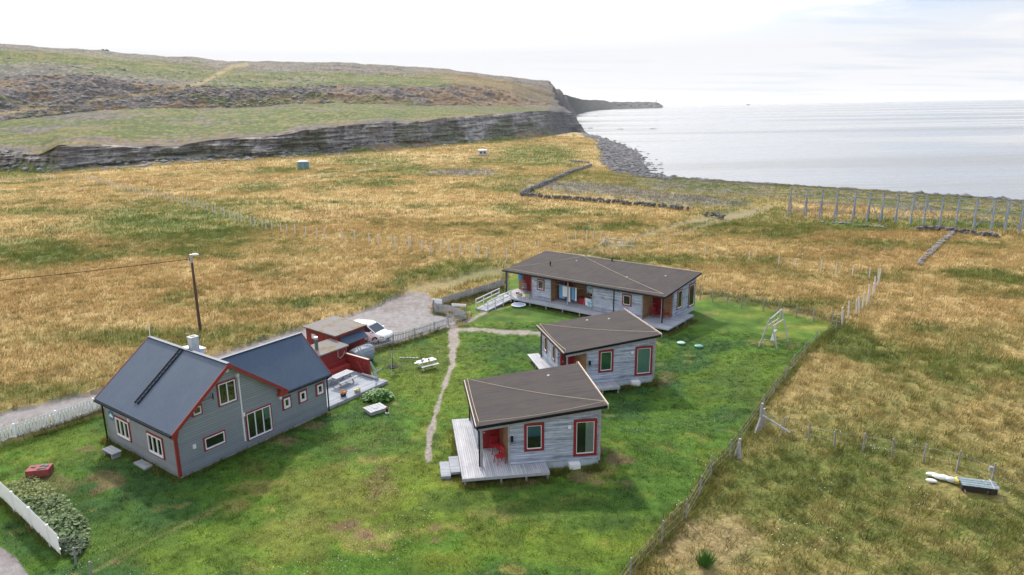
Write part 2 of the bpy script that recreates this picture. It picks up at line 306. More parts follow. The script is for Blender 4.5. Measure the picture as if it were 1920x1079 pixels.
        face = lerp(face, np.array((.10, .12, .05)), sst(fbm(arc, zz_*5, 9, 4, 112)+.25*(1-zz_), .62, .75)*.6)
        c = np.where(((seg >= 2) & (seg < 3))[..., None], face, c)
        terr = lerp(gr, br, sst(hm+hb*.6+hf*.5+.5*sst(-seg, -3.22, -3.0)-.05, .02, .2)*.8); terr = lerp(terr, rk*.75, np.maximum(sst(hb+hm*.8+hf*.3+.35*sst(-seg, -3.2, -3.0), .12, .25), ell(PX, PY, (90, 215, 150, 9, .9), hm*2))*.85)
        c = np.where(((seg >= 3) & (seg < 4))[..., None], terr, c)
        s4 = seg-4; warm = sst(PX, 780, 960)
        scr = lerp(rk*1.05, br, np.clip(.25+sst(hm+hb*.7-.15*s4+warm*.35+.12*sst(PX, 430, 520), -.02, .2), 0, 1)*(.8)); scr = lerp(scr, gr, sst(hb-hm*.5+.1-.3*s4, .08, .22)*.6*(1-warm))
        c = np.where(((seg >= 4) & (seg < 5))[..., None], scr, c)
        s5 = seg-5
        up = lerp(gr, br, sst(hm+hb*.5+warm*.85+.25*sst(s5, .2, .6), .12, .3)*.7)
        scree = np.maximum(sst(s5+hm*.8+hb*.6, .5, .75)*.85, ell(PX, PY, (150, 165, 260, 26, 1.0), hm*1.6)); scree = np.maximum(scree, ell(PX, PY, (640, 128, 260, 9, .85), hm)); scree = np.maximum(scree, ell(PX, PY, (30, 135, 120, 14, .9), hm*1.5))
        scree = np.maximum(scree, sst(hb+hm*.6+hf*.3, .16, .26)*.6)*.85
        up = lerp(up, rk*1.02, np.clip(scree, 0, 1))
        c = np.where((seg >= 5)[..., None], up, c)
        m = sst(-d_line(PX, PY, [(462, 121), (435, 125), (412, 138), (380, 155), (330, 168), (200, 186), (0, 214)]), -5.5+2*sst(-PX, -380, -250), -1.5)*.95*(seg >= 3); c = lerp(c, np.array((.38, .30, .16)), m)
        m = sst(-d_line(PX, PY, [(0, 262), (110, 252), (250, 232)]), -3, -1)*.4*(seg >= 3); c = lerp(c, br, m)
        seac = sst(-sdc+hm*20, -75, -40)*(seg >= 1)                     # bare rock of the sea cliffs
        c = lerp(c, np.array((.13, .12, .12))*(.6+.9*fbm(arc*.6, dist*2, 5, 3, 120))[..., None], seac*(.35+.65*sst(PX, 1020, 1050)))
        c = c*np.where((seg >= 2) & (seg < 3), .85, np.where((seg >= 4) & (seg < 5), .82, .74))[..., None]*(1+.45*hf+.35*(fbm(arc*.3, dist*2.2, 3, 3, 130)-.5))[..., None]
        col = np.where((seg >= 1)[..., None], c, col); kind = np.where(seg >= 1, 5, kind)
    mw = (1-lw)*(seg < 1)*(1-bch)*(1-coast)*(kind == 0)*(1-sst(trk, .12, .4))
    return col, kind, mw, lw
COLV, KIND, MW, LW = surface(X, Y, PX, PY, SEG, SDC)
und = (fbm(X, Y, 14, 3, 201)-.5)*.5*sst(np.hypot(X, Y), 60, 140)
Z = np.where(SEG < 1, Z+und*sst(SDC, 5, 30)+MW*(.10+.45*np.clip(fbm(X, Y, 1.5, 3, 202)-.35, 0, 1)+.14*fbm(X, Y, .5, 2, 203)), Z)
Z = Z+np.where((SEG < 1) & (LW > .5), (fbm(X, Y, .5, 2, 205)-.5)*.035, 0)
Z = Z+np.where(KIND == 4, (fbm(X, Y, 1.3, 2, 206)-.5)*.8, 0)
# hollow under the front of the two cabins' decks is left out; the ground stays level there

def mat(name): m = bpy.data.materials.new(name); m.use_nodes = True; n = m.node_tree; n.nodes.clear(); o = N(n, 'ShaderNodeOutputMaterial'); b = N(n, 'ShaderNodeBsdfPrincipled'); L(n, b.outputs[0], o.inputs[0]); return m, n, b
def bump(n, b, h, dist, strength=1.0):
    k = N(n, 'ShaderNodeBump'); k.inputs['Distance'].default_value = dist; k.inputs['Strength'].default_value = strength; L(n, h, k.inputs['Height']); L(n, k.outputs[0], b.inputs['Normal']); return k
def geo_pos(n): return N(n, 'ShaderNodeNewGeometry').outputs['Position']
def ground_mat(name, s1, s2, lo, hi, bd, rough=.95):
    m, n, b = mat(name); a = N(n, 'ShaderNodeAttribute', attribute_name='col'); p = geo_pos(n)
    f1 = noise(n, p, s1, 5, .65); f2 = noise(n, p, s2, 3, .6)
    v = mth(n, 'MULTIPLY', mapr(n, f1, .3, .7, lo, hi), mapr(n, f2, .3, .7, .85, 1.15))
    s = N(n, 'ShaderNodeVectorMath', operation='SCALE'); L(n, a.outputs['Color'], s.inputs[0]); L(n, v, s.inputs['Scale'])
    L(n, s.outputs[0], b.inputs['Base Color']); b.inputs['Roughness'].default_value = rough; b.inputs['Specular IOR Level'].default_value = .15
    bump(n, b, f1, bd); return m
GM = [ground_mat('meadow_ground', 5, 1.2, .6, 1.35, .25), ground_mat('lawn_turf', 14, 3, .6, 1.4, .06), ground_mat('gravel', 22, 2, .75, 1.25, .04), ground_mat('path_gravel', 20, 4, .65, 1.3, .04), ground_mat('beach_stones', 1.6, .5, .55, 1.5, .8), ground_mat('hill_ground', .9, .22, .62, 1.4, .9)]
names = ['meadow', 'lawn', 'gravel_road', 'footpath', 'beach', 'hillside']
def grid_mesh(name, X, Y, Z, C, faces, m, closed=False):
    used, invx = np.unique(faces, return_inverse=True)
    co = np.stack([X.ravel()[used], Y.ravel()[used], Z.ravel()[used]], -1).astype(np.float32); f = invx.reshape(faces.shape).astype(np.int32)
    me = bpy.data.meshes.new(name); me.vertices.add(len(co)); me.vertices.foreach_set('co', co.ravel())
    me.loops.add(f.size); me.loops.foreach_set('vertex_index', f.ravel()); me.polygons.add(len(f))
    me.polygons.foreach_set('loop_start', np.arange(0, f.size, 4, dtype=np.int32)); me.polygons.foreach_set('loop_total', np.full(len(f), 4, np.int32))
    me.update(calc_edges=True)
    if C is not None:
        at = me.attributes.new('col', 'FLOAT_COLOR', 'POINT'); c = C.reshape(-1, 3)[used]; at.data.foreach_set('color', np.concatenate([c, np.ones((len(c), 1))], 1).astype(np.float32).ravel())
    me.polygons.foreach_set('use_smooth', np.ones(len(f), bool)); me.materials.append(m); me.update()
    o = bpy.data.objects.new(name, me); COL.objects.link(o); return o
nr, nc = X.shape
idx = np.arange(nr*nc).reshape(nr, nc)
F4 = np.stack([idx[:-1, :-1], idx[:-1, 1:], idx[1:, 1:], idx[1:, :-1]], -1)
KF = KIND[:-1, :-1]
below = (Z[:-1, :-1] < SEA-2.5)
for k, nm in enumerate(names):
    o = grid_mesh(nm, X, Y, Z, np.clip(COLV, 0, 1), F4[(KF == k) & ~below].reshape(-1, 4), GM[k]); o['kind'] = 'structure'
# ground under and behind the camera
me = bpy.data.meshes.new('ground'); bmn = bmesh.new(); bmesh.ops.create_circle(bmn, cap_ends=True, radius=16, segments=48); bmn.to_mesh(me); bmn.free()
at = me.attributes.new('col', 'FLOAT_COLOR', 'POINT'); at.data.foreach_set('color', np.tile(np.append(C_LAWN, 1), len(me.vertices)).astype(np.float32)); me.materials.append(GM[1])
o = bpy.data.objects.new('ground', me); o.location = (0, 0, -.08); COL.objects.link(o); o['kind'] = 'structure'

def ground_z(x, y):
    x = np.atleast_1d(np.asarray(x, float)); y = np.atleast_1d(np.asarray(y, float))
    t = np.arctan2(x, y); d = np.hypot(x, y); z, sd = plain_z(x, y)
    und = (fbm(x, y, 14, 3, 201)-.5)*.5*sst(d, 60, 140)
    px, py = proj(x, y, z); 
    mw = ~in_poly(px, py, LAWN) & ~in_poly(px, py, ROAD) & ~in_poly(px, py, ROAD2)
    return z+und*sst(sd, 5, 30)+mw*(.16+.45*np.clip(fbm(x, y, 1.5, 3, 202)-.35, 0, 1)+.14*fbm(x, y, .5, 2, 203))
def GT(px, py):                           # ground point under a photograph pixel, on the undulating plain
    z = 0.0
    for _ in range(14): v = G(px, py, z); z = .5*z+.5*float(ground_z(v.x, v.y)[0])
    return G(px, py, z)

# ------------------------------------------------------------------ sea
ths = np.linspace(R(-12), R(60), 200); ds = np.geomspace(60, 38000, 160)
Dg, Tg = np.meshgrid(ds, ths, indexing='ij'); xs, ys = Dg*np.sin(Tg), Dg*np.cos(Tg)
i2 = np.arange(xs.size).reshape(xs.shape); f2 = np.stack([i2[:-1, :-1], i2[:-1, 1:], i2[1:, 1:], i2[1:, :-1]], -1).reshape(-1, 4)
m, n, b = mat('sea_water'); p = geo_pos(n)
mpa = N(n, 'ShaderNodeMapping'); L(n, p, mpa.inputs[0]); mpa.inputs['Rotation'].default_value = (0, 0, R(-12)); mpa.inputs['Scale'].default_value = (.35, 1, 1)
w1 = noise(n, mpa.outputs[0], .22, 6, .62, .5); w2 = noise(n, mpa.outputs[0], 1.1, 3, .6)
hgt = mth(n, 'ADD', mth(n, 'MULTIPLY', w1, 1.0), mth(n, 'MULTIPLY', w2, .12))
mpb = N(n, 'ShaderNodeMapping'); L(n, p, mpb.inputs[0]); mpb.inputs['Rotation'].default_value = (0, 0, R(-8)); mpb.inputs['Scale'].default_value = (.11, 1, 1)
wind = noise(n, mpb.outputs[0], .0045, 5, .6, .6)
str_ = mapr(n, wind, .43, .57, .08, 1.0)
kb = bump(n, b, hgt, 1.2); L(n, str_, kb.inputs['Strength'])
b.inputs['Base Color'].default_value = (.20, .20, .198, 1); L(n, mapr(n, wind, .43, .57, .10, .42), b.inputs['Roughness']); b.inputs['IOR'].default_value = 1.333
b.inputs['Specular IOR Level'].default_value = .5
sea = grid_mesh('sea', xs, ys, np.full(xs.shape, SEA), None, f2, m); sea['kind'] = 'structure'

# ------------------------------------------------------------------ object helpers
class MB:
    def __init__(s): s.v = []; s.f = []; s.c = []
    def add(s, v, f): b = len(s.v); s.c.append((b, len(s.f))); s.v += [tuple(p) for p in v]; s.f += [tuple(i+b for i in q) for q in f]; return s
    def box(s, x0, y0, z0, x1, y1, z1):
        return s.add([(x, y, z) for z in (z0, z1) for x, y in ((x0, y0), (x1, y0), (x1, y1), (x0, y1))], [(3, 2, 1, 0), (4, 5, 6, 7), (0, 1, 5, 4), (1, 2, 6, 5), (2, 3, 7, 6), (3, 0, 4, 7)])
    def prism(s, pts, vec):
        n = len(pts); v = [Vector(p) for p in pts]; w = [p+Vector(vec) for p in v]
        return s.add(v+w, [tuple(range(n))[::-1], tuple(range(n, 2*n))]+[(i, (i+1) % n, (i+1) % n+n, i+n) for i in range(n)])
    def bar(s, p, q, w, h=None):
        p, q = Vector(p), Vector(q); h = h or w; d = (q-p).normalized(); a = Vector((0, 0, 1)) if abs(d.z) < .95 else Vector((0, 1, 0))
        x = d.cross(a).normalized()*w/2; y = x.cross(d).normalized()*h/2
        return s.prism([p-x-y, p+x-y, p+x+y, p-x+y], q-p)
    def cyl(s, p, q, r0, r1=None, n=10):
        p, q = Vector(p), Vector(q); r1 = r0 if r1 is None else r1; d = (q-p).normalized(); a = Vector((0, 0, 1)) if abs(d.z) < .95 else Vector((1, 0, 0))
        x = d.cross(a).normalized(); y = x.cross(d)
        c = [(math.cos(2*math.pi*i/n), math.sin(2*math.pi*i/n)) for i in range(n)]
        return s.add([p+(x*a_+y*b_)*r0 for a_, b_ in c]+[q+(x*a_+y*b_)*r1 for a_, b_ in c], [tuple(range(n))[::-1], tuple(range(n, 2*n))]+[(i, (i+1) % n, (i+1) % n+n, i+n) for i in range(n)])
    def path(s, pts, r, n=6):
        for a, b in zip(pts[:-1], pts[1:]): s.cyl(a, b, r, r, n)
        return s
    def blob(s, c, rx, ry, rz, jit=.15, sub=1, seed=None):
        rr = random.Random(seed) if seed is not None else random
        bm = bmesh.new(); bmesh.ops.create_icosphere(bm, subdivisions=sub, radius=1)
        v = [(c[0]+p.co.x*rx*(1+rr.uniform(-jit, jit)), c[1]+p.co.y*ry*(1+rr.uniform(-jit, jit)), c[2]+p.co.z*rz*(1+rr.uniform(-jit, jit))) for p in bm.verts]
        f = [tuple(x.index for x in q.verts) for q in bm.faces]; bm.free(); return s.add(v, f)
    def build(s, name, m, parent=None, smooth=False, label=None):
        me = bpy.data.meshes.new(name); me.from_pydata(s.v, [], s.f); me.materials.append(m)
        bm = bmesh.new(); bm.from_mesh(me); bmesh.ops.recalc_face_normals(bm, faces=bm.faces); bm.to_mesh(me); bm.free()
        if smooth: me.polygons.foreach_set('use_smooth', [True]*len(me.polygons))
        o = bpy.data.objects.new(name, me); COL.objects.link(o)
        if parent: o.parent = parent
        if label: o['label'] = label
        return o
def each(mb, name, m, parent=None, **k):   # every added shape becomes a part of its own
    r = []
    for i, (v0, f0) in enumerate(mb.c):
        v1, f1 = mb.c[i+1] if i+1 < len(mb.c) else (len(mb.v), len(mb.f)); q = MB(); q.add(mb.v[v0:v1], [tuple(j-v0 for j in f) for f in mb.f[f0:f1]]); r.append(q.build(name, m, parent, **k))
    return r
def tag(o, label, cat, group=None):
    o['label'] = label; o['category'] = cat
    if group: o['group'] = group
    return o
def thing(name, label, cat, loc=(0, 0, 0), deg=0, group=None):
    o = bpy.data.objects.new(name, None); COL.objects.link(o); o.location = loc; o.rotation_euler = (0, 0, R(deg)); o.empty_display_size = .2
    return tag(o, label, cat, group)
def copy_tree(o, label, loc, deg, parent=None, group=None):
    c = o.copy(); COL.objects.link(c)
    if parent: c.parent = parent
    else:
        c.location = loc; c.rotation_euler = (0, 0, R(deg)); c['label'] = label
        if group: c['group'] = group
    for ch in list(o.children): copy_tree(ch, None, None, None, c)
    return c

# ------------------------------------------------------------------ materials
def objc(n): return N(n, 'ShaderNodeTexCoord').outputs['Object']
def plain(name, c, rough=.6, var=.18, scale=3, metal=0, bd=.01):
    m, n, b = mat(name); p = objc(n); f = noise(n, p, scale, 5, .65)
    s = N(n, 'ShaderNodeVectorMath', operation='SCALE'); s.inputs[0].default_value = c; L(n, mapr(n, f, .25, .75, 1-var, 1+var), s.inputs['Scale'])
    L(n, s.outputs[0], b.inputs['Base Color']); b.inputs['Roughness'].default_value = rough; b.inputs['Metallic'].default_value = metal
    if bd: bump(n, b, noise(n, p, scale*8, 4, .6), bd)
    return m
def planks(name, ca, cb, w, axis='Z', along='X', rough=.8, groove=.35, streak=1.0, bd=.02, spread=.5):
    """boards of width w counted along one object axis, grain along another, each board its own tone"""
    m, n, b = mat(name); p = objc(n); s = N(n, 'ShaderNodeSeparateXYZ'); L(n, p, s.inputs[0]); k = 'XYZ'.index(axis)
    if axis == 'XY': pass
    q = mth(n, 'DIVIDE', s.outputs[k], w); fr = mth(n, 'FRACT', q); fl = mth(n, 'FLOOR', q)
    wn = N(n, 'ShaderNodeTexWhiteNoise', noise_dimensions='1D'); L(n, fl, wn.inputs['W'])
    mp = N(n, 'ShaderNodeMapping'); L(n, p, mp.inputs[0]); sc = [.5, .5, .5]; sc[k] = 12
    if axis == 'Z': sc = [.6, .6, 14]
    mp.inputs['Scale'].default_value = sc
    g1 = noise(n, mp.outputs[0], 1.6, 6, .7, .3); g2 = noise(n, p, .9, 4, .6)
    f = mth(n, 'ADD', mth(n, 'MULTIPLY', mapr(n, wn.outputs['Value'], 0, 1, -.5, .5), spread), mth(n, 'ADD', mth(n, 'MULTIPLY', mapr(n, g1, .3, .7, -.5, .5), streak), mapr(n, g2, .3, .7, .25, .75)), True)
    c = mixc(n, f, ca, cb); gm = mth(n, 'LESS_THAN', fr, .012/w if w > .05 else .15)
    c2 = mixc(n, mth(n, 'MULTIPLY', gm, groove), c, (.01, .01, .01)); L(n, c2, b.inputs['Base Color']); b.inputs['Roughness'].default_value = rough
    h = mth(n, 'ADD', mth(n, 'MULTIPLY', fr, 1.0), mth(n, 'MULTIPLY', g1, .25)); bump(n, b, h, bd); return m
M = {}
M['clap'] = planks('grey_clapboard_paint', (.31, .335, .395), (.40, .43, .50), .16, groove=.8, streak=.15, bd=.05, spread=.5, rough=.55)
M['weather'] = planks('weathered_board_wall', (.17, .205, .29), (.62, .68, .82), .145, groove=.6, streak=1.3, bd=.02, spread=.5)
M['brownwood'] = planks('brown_oiled_board', (.22, .11, .055), (.46, .27, .15), .145, groove=.5, streak=.9, bd=.02)
M['deck'] = planks('grey_deck_boards', (.23, .245, .29), (.45, .46, .51), .12, axis='X', groove=.75, streak=.8, bd=.02)
M['deckY'] = planks('grey_deck_boards_across', (.21, .23, .28), (.40, .42, .48), .12, axis='Y', groove=.75, streak=.8, bd=.02)
M['deckgrey'] = planks('silver_deck_boards', (.20, .23, .28), (.38, .41, .47), .13, axis='Y', groove=.6, streak=.8, bd=.02)
M['redboard'] = planks('red_painted_boards', (.30, .022, .02), (.44, .045, .04), .14, axis='X', groove=.5, streak=.4, bd=.02, rough=.6)
M['redboardh'] = planks('red_painted_cladding', (.24, .02, .018), (.36, .04, .035), .15, groove=.5, streak=.4, bd=.02, rough=.6)
M['red'] = plain('red_paint', (.36, .02, .03), .45, .15)
M['redwin'] = plain('deep_red_window_paint', (.24, .012, .022), .5, .12)
M['redtrim'] = plain('red_trim_paint', (.28, .032, .028), .5, .15)
M['reddoor'] = plain('dark_red_door_paint', (.22, .006, .012), .4, .1)
M['stake'] = plain('bleached_stake_wood', (.60, .58, .54), .9, .2, 3)
M['white'] = plain('white_paint', (.80, .81, .83), .5, .05)
M['whitewood'] = plain('white_painted_wood', (.60, .61, .62), .6, .1, 5)
M['black'] = plain('black_gutter', (.012, .013, .016), .85, .1); M['black'].node_tree.nodes['Principled BSDF'].inputs['Specular IOR Level'].default_value = .15
M['darkbrown'] = plain('dark_brown_stain', (.03, .022, .02), .6, .2)
M['palewood'] = plain('pale_new_wood', (.52, .43, .37), .7, .15, 4)
M['greywood'] = plain('grey_weathered_wood', (.34, .34, .36), .85, .35, 6, bd=.02)
M['lightgreywood'] = plain('silver_weathered_wood', (.38, .39, .42), .85, .25, 6, bd=.02)
M['postwood'] = plain('fence_post_wood', (.27, .26, .25), .9, .35, 5, bd=.02)
M['bluepole'] = plain('bleached_pole_wood', (.23, .27, .34), .85, .3, 2, bd=.02)
M['found'] = plain('pale_blue_foundation', (.42, .49, .55), .8, .12, 2)
M['concrete'] = plain('grey_render', (.52, .54, .56), .85, .2, 3)
M['metal'] = plain('galvanised_steel', (.45, .47, .5), .4, .1, 4, metal=.6)
M['wire'] = plain('wire_steel', (.25, .26, .27), .5, .1, 4)
M['rope'] = plain('pale_rope', (.62, .52, .36), .8, .2, 9, bd=0)
M['curtain'] = plain('pale_turquoise_curtain', (.30, .52, .50), .8, .1, 2)
M['curtain_white'] = plain('white_curtain', (.60, .62, .62), .8, .15, 4)
M['blind_blue'] = plain('blue_blind', (.05, .19, .38), .8, .1, 2)
M['blind_green'] = plain('green_curtain', (.04, .22, .14), .8, .15, 3)
M['dark'] = plain('dark_room', (.012, .014, .015), .6, .2, 2)
M['rock'] = plain('grey_stone', (.20, .20, .21), .95, .45, .9, bd=.1)
M['rockdark'] = plain('dark_stone', (.12, .12, .13), .95, .4, .9, bd=.1)
M['leaf'] = plain('broad_green_leaf', (.075, .19, .03), .6, .4, 2)
M['leafpale'] = plain('grey_green_leaf', (.085, .14, .045), .7, .4, 1.2)
M['tarp'] = plain('grey_blue_tarpaulin', (.26, .30, .35), .5, .3, 3, bd=.05)
M['mossroof'] = None
m, n, b = mat('mossy_plank_roof'); p = objc(n); f = noise(n, p, 1.1, 5, .65); s_ = N(n, 'ShaderNodeMapping'); s_.inputs['Scale'].default_value = (8, .4, 1); L(n, p, s_.inputs[0])
L(n, mixc(n, ramp(n, f, [(.52, 0), (.62, 1)]), mixc(n, noise(n, s_.outputs[0], 1, 4, .6), (.12, .11, .11), (.25, .235, .23)), (.17, .13, .065)), b.inputs['Base Color']); b.inputs['Roughness'].default_value = .95; bump(n, b, noise(n, p, 14, 4, .6), .03); M['mossroof'] = m
m, n, b = mat('blue_black_sheet_roof'); p = objc(n); f = noise(n, p, 7, 6, .7); f2 = noise(n, p, .7, 3, .6)
c = mixc(n, mapr(n, f, .3, .7), (.026, .052, .094), (.046, .080, .138)); c = mixc(n, mapr(n, f2, .4, .7, 0, .35), c, (.065, .095, .145)); L(n, c, b.inputs['Base Color']); b.inputs['Roughness'].default_value = .62; bump(n, b, noise(n, p, 30, 3, .6), .01); M['blueroof'] = m
def felt(name, run):
    m, n, b = mat(name); p = objc(n); s = N(n, 'ShaderNodeSeparateXYZ'); L(n, p, s.inputs[0]); mp = N(n, 'ShaderNodeMapping'); L(n, p, mp.inputs[0])
    mp.inputs['Scale'].default_value = (.5, 9, 1) if run == 'X' else (9, .5, 1)
    f = noise(n, mp.outputs[0], .9, 6, .7); f2 = noise(n, p, .8, 5, .65)
    c = mixc(n, mapr(n, f, .3, .7), (.032, .029, .031), (.068, .061, .064)); c = mixc(n, mapr(n, f2, .35, .7, 0, .6), c, (.075, .062, .056))
    w = mth(n, 'FRACT', mth(n, 'DIVIDE', s.outputs[1 if run == 'X' else 0], 1.0)); ln = mth(n, 'LESS_THAN', w, .025)
    L(n, mixc(n, mth(n, 'MULTIPLY', ln, .7), c, (.02, .02, .02)), b.inputs['Base Color']); b.inputs['Roughness'].default_value = .95; b.inputs['Specular IOR Level'].default_value = .2; bump(n, b, noise(n, p, 60, 3, .6), .006); return m
M['felt'] = felt('brown_roof_felt', 'X'); M['feltY'] = felt('brown_roof_felt_long', 'Y')
def glassmat():
    m = bpy.data.materials.new('window_glass'); m.use_nodes = True; n = m.node_tree; n.nodes.clear(); o = N(n, 'ShaderNodeOutputMaterial'); t = N(n, 'ShaderNodeBsdfTransparent'); t.inputs[0].default_value = (.85, .9, .9, 1)
    g = N(n, 'ShaderNodeBsdfGlossy'); g.inputs['Roughness'].default_value = .03; x = N(n, 'ShaderNodeMixShader'); fr = N(n, 'ShaderNodeFresnel'); fr.inputs[0].default_value = 1.5
    L(n, mth(n, 'ADD', fr.outputs[0], .03, True), x.inputs[0]); L(n, t.outputs[0], x.inputs[1]); L(n, g.outputs[0], x.inputs[2]); L(n, x.outputs[0], o.inputs[0]); return m
M['glass'] = glassmat()
def cloth(name, a, b_, sc, thr=.5):
    m, n, b = mat(name); p = objc(n); mp = N(n, 'ShaderNodeMapping'); L(n, p, mp.inputs[0]); mp.inputs['Location'].default_value = (thr*7, 3, 1)
    L(n, mixc(n, ramp(n, noise(n, mp.outputs[0], sc, 2, .5, 1.2), [(.49, 0), (.51, 1)]), a, b_), b.inputs['Base Color']); b.inputs['Roughness'].default_value = .9; return m
M['clothblue'] = plain('light_blue_towel', (.16, .40, .68), .9, .12); M['clothwhite'] = plain('white_towel', (.80, .82, .86), .9, .06); M['clothmix'] = cloth('blue_and_white_towel', (.22, .50, .72), (.75, .82, .88), 2.2)
M['carpaint'] = None
m, n, b = mat('white_car_paint'); b.inputs['Base Color'].default_value = (.78, .81, .86, 1); b.inputs['Roughness'].default_value = .25; b.inputs['Coat Weight'].default_value = .8; M['carpaint'] = m
m, n, b = mat('car_glass'); b.inputs['Base Color'].default_value = (.02, .03, .035, 1); b.inputs['Roughness'].default_value = .05; M['carglass'] = m
m, n, b = mat('rubber'); b.inputs['Base Color'].default_value = (.015, .015, .016, 1); b.inputs['Roughness'].default_value = .85; M['rubber'] = m

# ------------------------------------------------------------------ building pieces
def plane_map(kind, off):
    return {'F': lambda s, t, z: (s, off-t, z), 'L': lambda s, t, z: (off-t, s, z), 'R': lambda s, t, z: (off+t, s, z), 'B': lambda s, t, z: (s, off+t, z)}[kind]
def pbox(mb, fm, s0, z0, s1, z1, t0, t1):
    a, b = fm(s0, t0, z0), fm(s1, t1, z1); return mb.box(*[min(a[i], b[i]) for i in range(3)], *[max(a[i], b[i]) for i in range(3)])
def window(parent, kind, off, s0, z0, s1, z1, panes=1, trim='redtrim', frame='white', tw=.08, fw=.05, curtain=None, cur=(0, 0, 1, 1), sill=True, low=False, twm=None, side=None):
    """a window: coloured trim boards, a frame with mullions, dark room, optional curtain and glass panes"""
    fm = plane_map(kind, off); mb = MB()
    pbox(mb, fm, s0+tw, z0+tw, s1-tw, z1-tw, .004, .012)
    w = mb.build('window', M['dark'], parent)
    mb = MB(); a = .055
    pbox(mb, fm, s0, z0, s0+tw, z1, .003, a); pbox(mb, fm, s1-tw, z0, s1, z1, .003, a); pbox(mb, fm, s0+tw, z1-tw, s1-tw, z1, .003, a); pbox(mb, fm, s0+tw, z0, s1-tw, z0+tw, .003, a)
    mb.build('trim', M[trim], w)
    i0, i1, j0, j1 = s0+tw, s1-tw, z0+tw, z1-tw
    if curtain:
        mb = MB(); pbox(mb, fm, i0+(i1-i0)*cur[0], j0+(j1-j0)*cur[1], i0+(i1-i0)*cur[2], j0+(j1-j0)*cur[3], .013, .018); mb.build('curtain', M[curtain], w)
    mb = MB(); b0, b1 = .013, .075 if not low else .05
    pbox(mb, fm, i0, j0, i0+fw, j1, b0+.006, b1); pbox(mb, fm, i1-fw, j0, i1, j1, b0+.006, b1); pbox(mb, fm, i0+fw, j1-fw, i1-fw, j1, b0+.006, b1); pbox(mb, fm, i0+fw, j0, i1-fw, j0+fw*1.3, b0+.006, b1+.02)
    for k in range(1, panes): c = i0+(i1-i0)*k/panes; pbox(mb, fm, c-fw/2, j0+fw*1.3, c+fw/2, j1-fw, b0+.006, b1)
    mb.build('frame', M[frame], w)
    for k in range(panes):
        mb = MB(); u0 = i0+fw+(i1-i0-2*fw)*k/panes+.004; u1 = i0+fw+(i1-i0-2*fw)*(k+1)/panes-.004; pbox(mb, fm, u0, j0+fw, u1, j1-fw, .026, .030); mb.build('pane', M['glass'], w)
    return w
def door(parent, kind, off, s0, z0, s1, z1, m='reddoor', glazed=False):
    fm = plane_map(kind, off); mb = MB(); pbox(mb, fm, s0, z0, s1, z1, .004, .05); d = mb.build('door', M[m], parent)
    mb = MB(); pbox(mb, fm, s0+.06, z0+1.0, s0+.16, z0+1.06, .051, .10); mb.build('handle', M['metal'], d)
    mb = MB(); t = .07; pbox(mb, fm, s0-t, z0, s0-.003, z1+t, .003, .06); pbox(mb, fm, s1+.003, z0, s1+t, z1+t, .003, .06); pbox(mb, fm, s0-.003, z1+.003, s1+.003, z1+t, .003, .06); mb.build('door_frame', M['redtrim'], d); return d

# ================================================================== the grey house
A0 = Vector((-17.64, 35.45, 0)); HDG = 53.3
H = thing('grey_house', 'two storey grey clapboard house with blue-black roof, red gable boards and a lower wing', 'house', A0, HDG)
W1, DP, EV, RX, RZ = 7.1, 8.15, 3.0, 3.55, 5.72
def mroof(u): return EV+(RZ-EV)*(1-abs(u-RX)/RX)
mb = MB(); mb.prism([(0, 0, .06), (W1, 0, .06), (W1, 0, EV-.05), (RX, 0, RZ-.05), (0, 0, EV-.05)], (0, DP, 0))
mb.prism([(W1+.001, 0, .06), (W1+.001, 5, .06), (W1+.001, 5, 2.87), (W1+.001, 2.5, 5.0), (W1+.001, 0, 2.87)], (3.6, 0, 0))
wl = mb.build('wall', M['clap'], H)
mb = MB().box(.04, .04, -.5, W1, DP-.04, .057).box(W1+.002, .04, -.5, 10.66, 4.96, .057); mb.build('foundation', M['concrete'], H)
th_ = .12
sl = (RZ-EV)/RX
def slab(mb, pts, t=.12): return mb.prism(pts, (0, 0, t))
ov = .32
mb = MB(); slab(mb, [(-ov, -ov, EV-ov*sl), (RX, -ov, RZ), (RX, DP+ov, RZ), (-ov, DP+ov, EV-ov*sl)]); slab(mb, [(RX+.002, -ov, RZ), (W1+ov, -ov, EV-ov*sl), (W1+ov, DP+ov, EV-ov*sl), (RX+.002, DP+ov, RZ)])
rf = mb.build('roof', M['blueroof'], H)
s2 = (5.05-2.92)/2.5; e2 = 2.92-.3*s2
mb = MB(); slab(mb, [(W1+ov+.01, -.3, e2), (10.98, -.3, e2), (10.98, 2.5, 5.05), (4.5, 2.5, 5.05)], .11); slab(mb, [(4.5, 2.502, 5.05), (10.98, 2.502, 5.05), (10.98, 5.3, e2), (W1+ov+.01, 5.3, e2)], .11)
rf2 = mb.build('wing_roof', M['blueroof'], H)
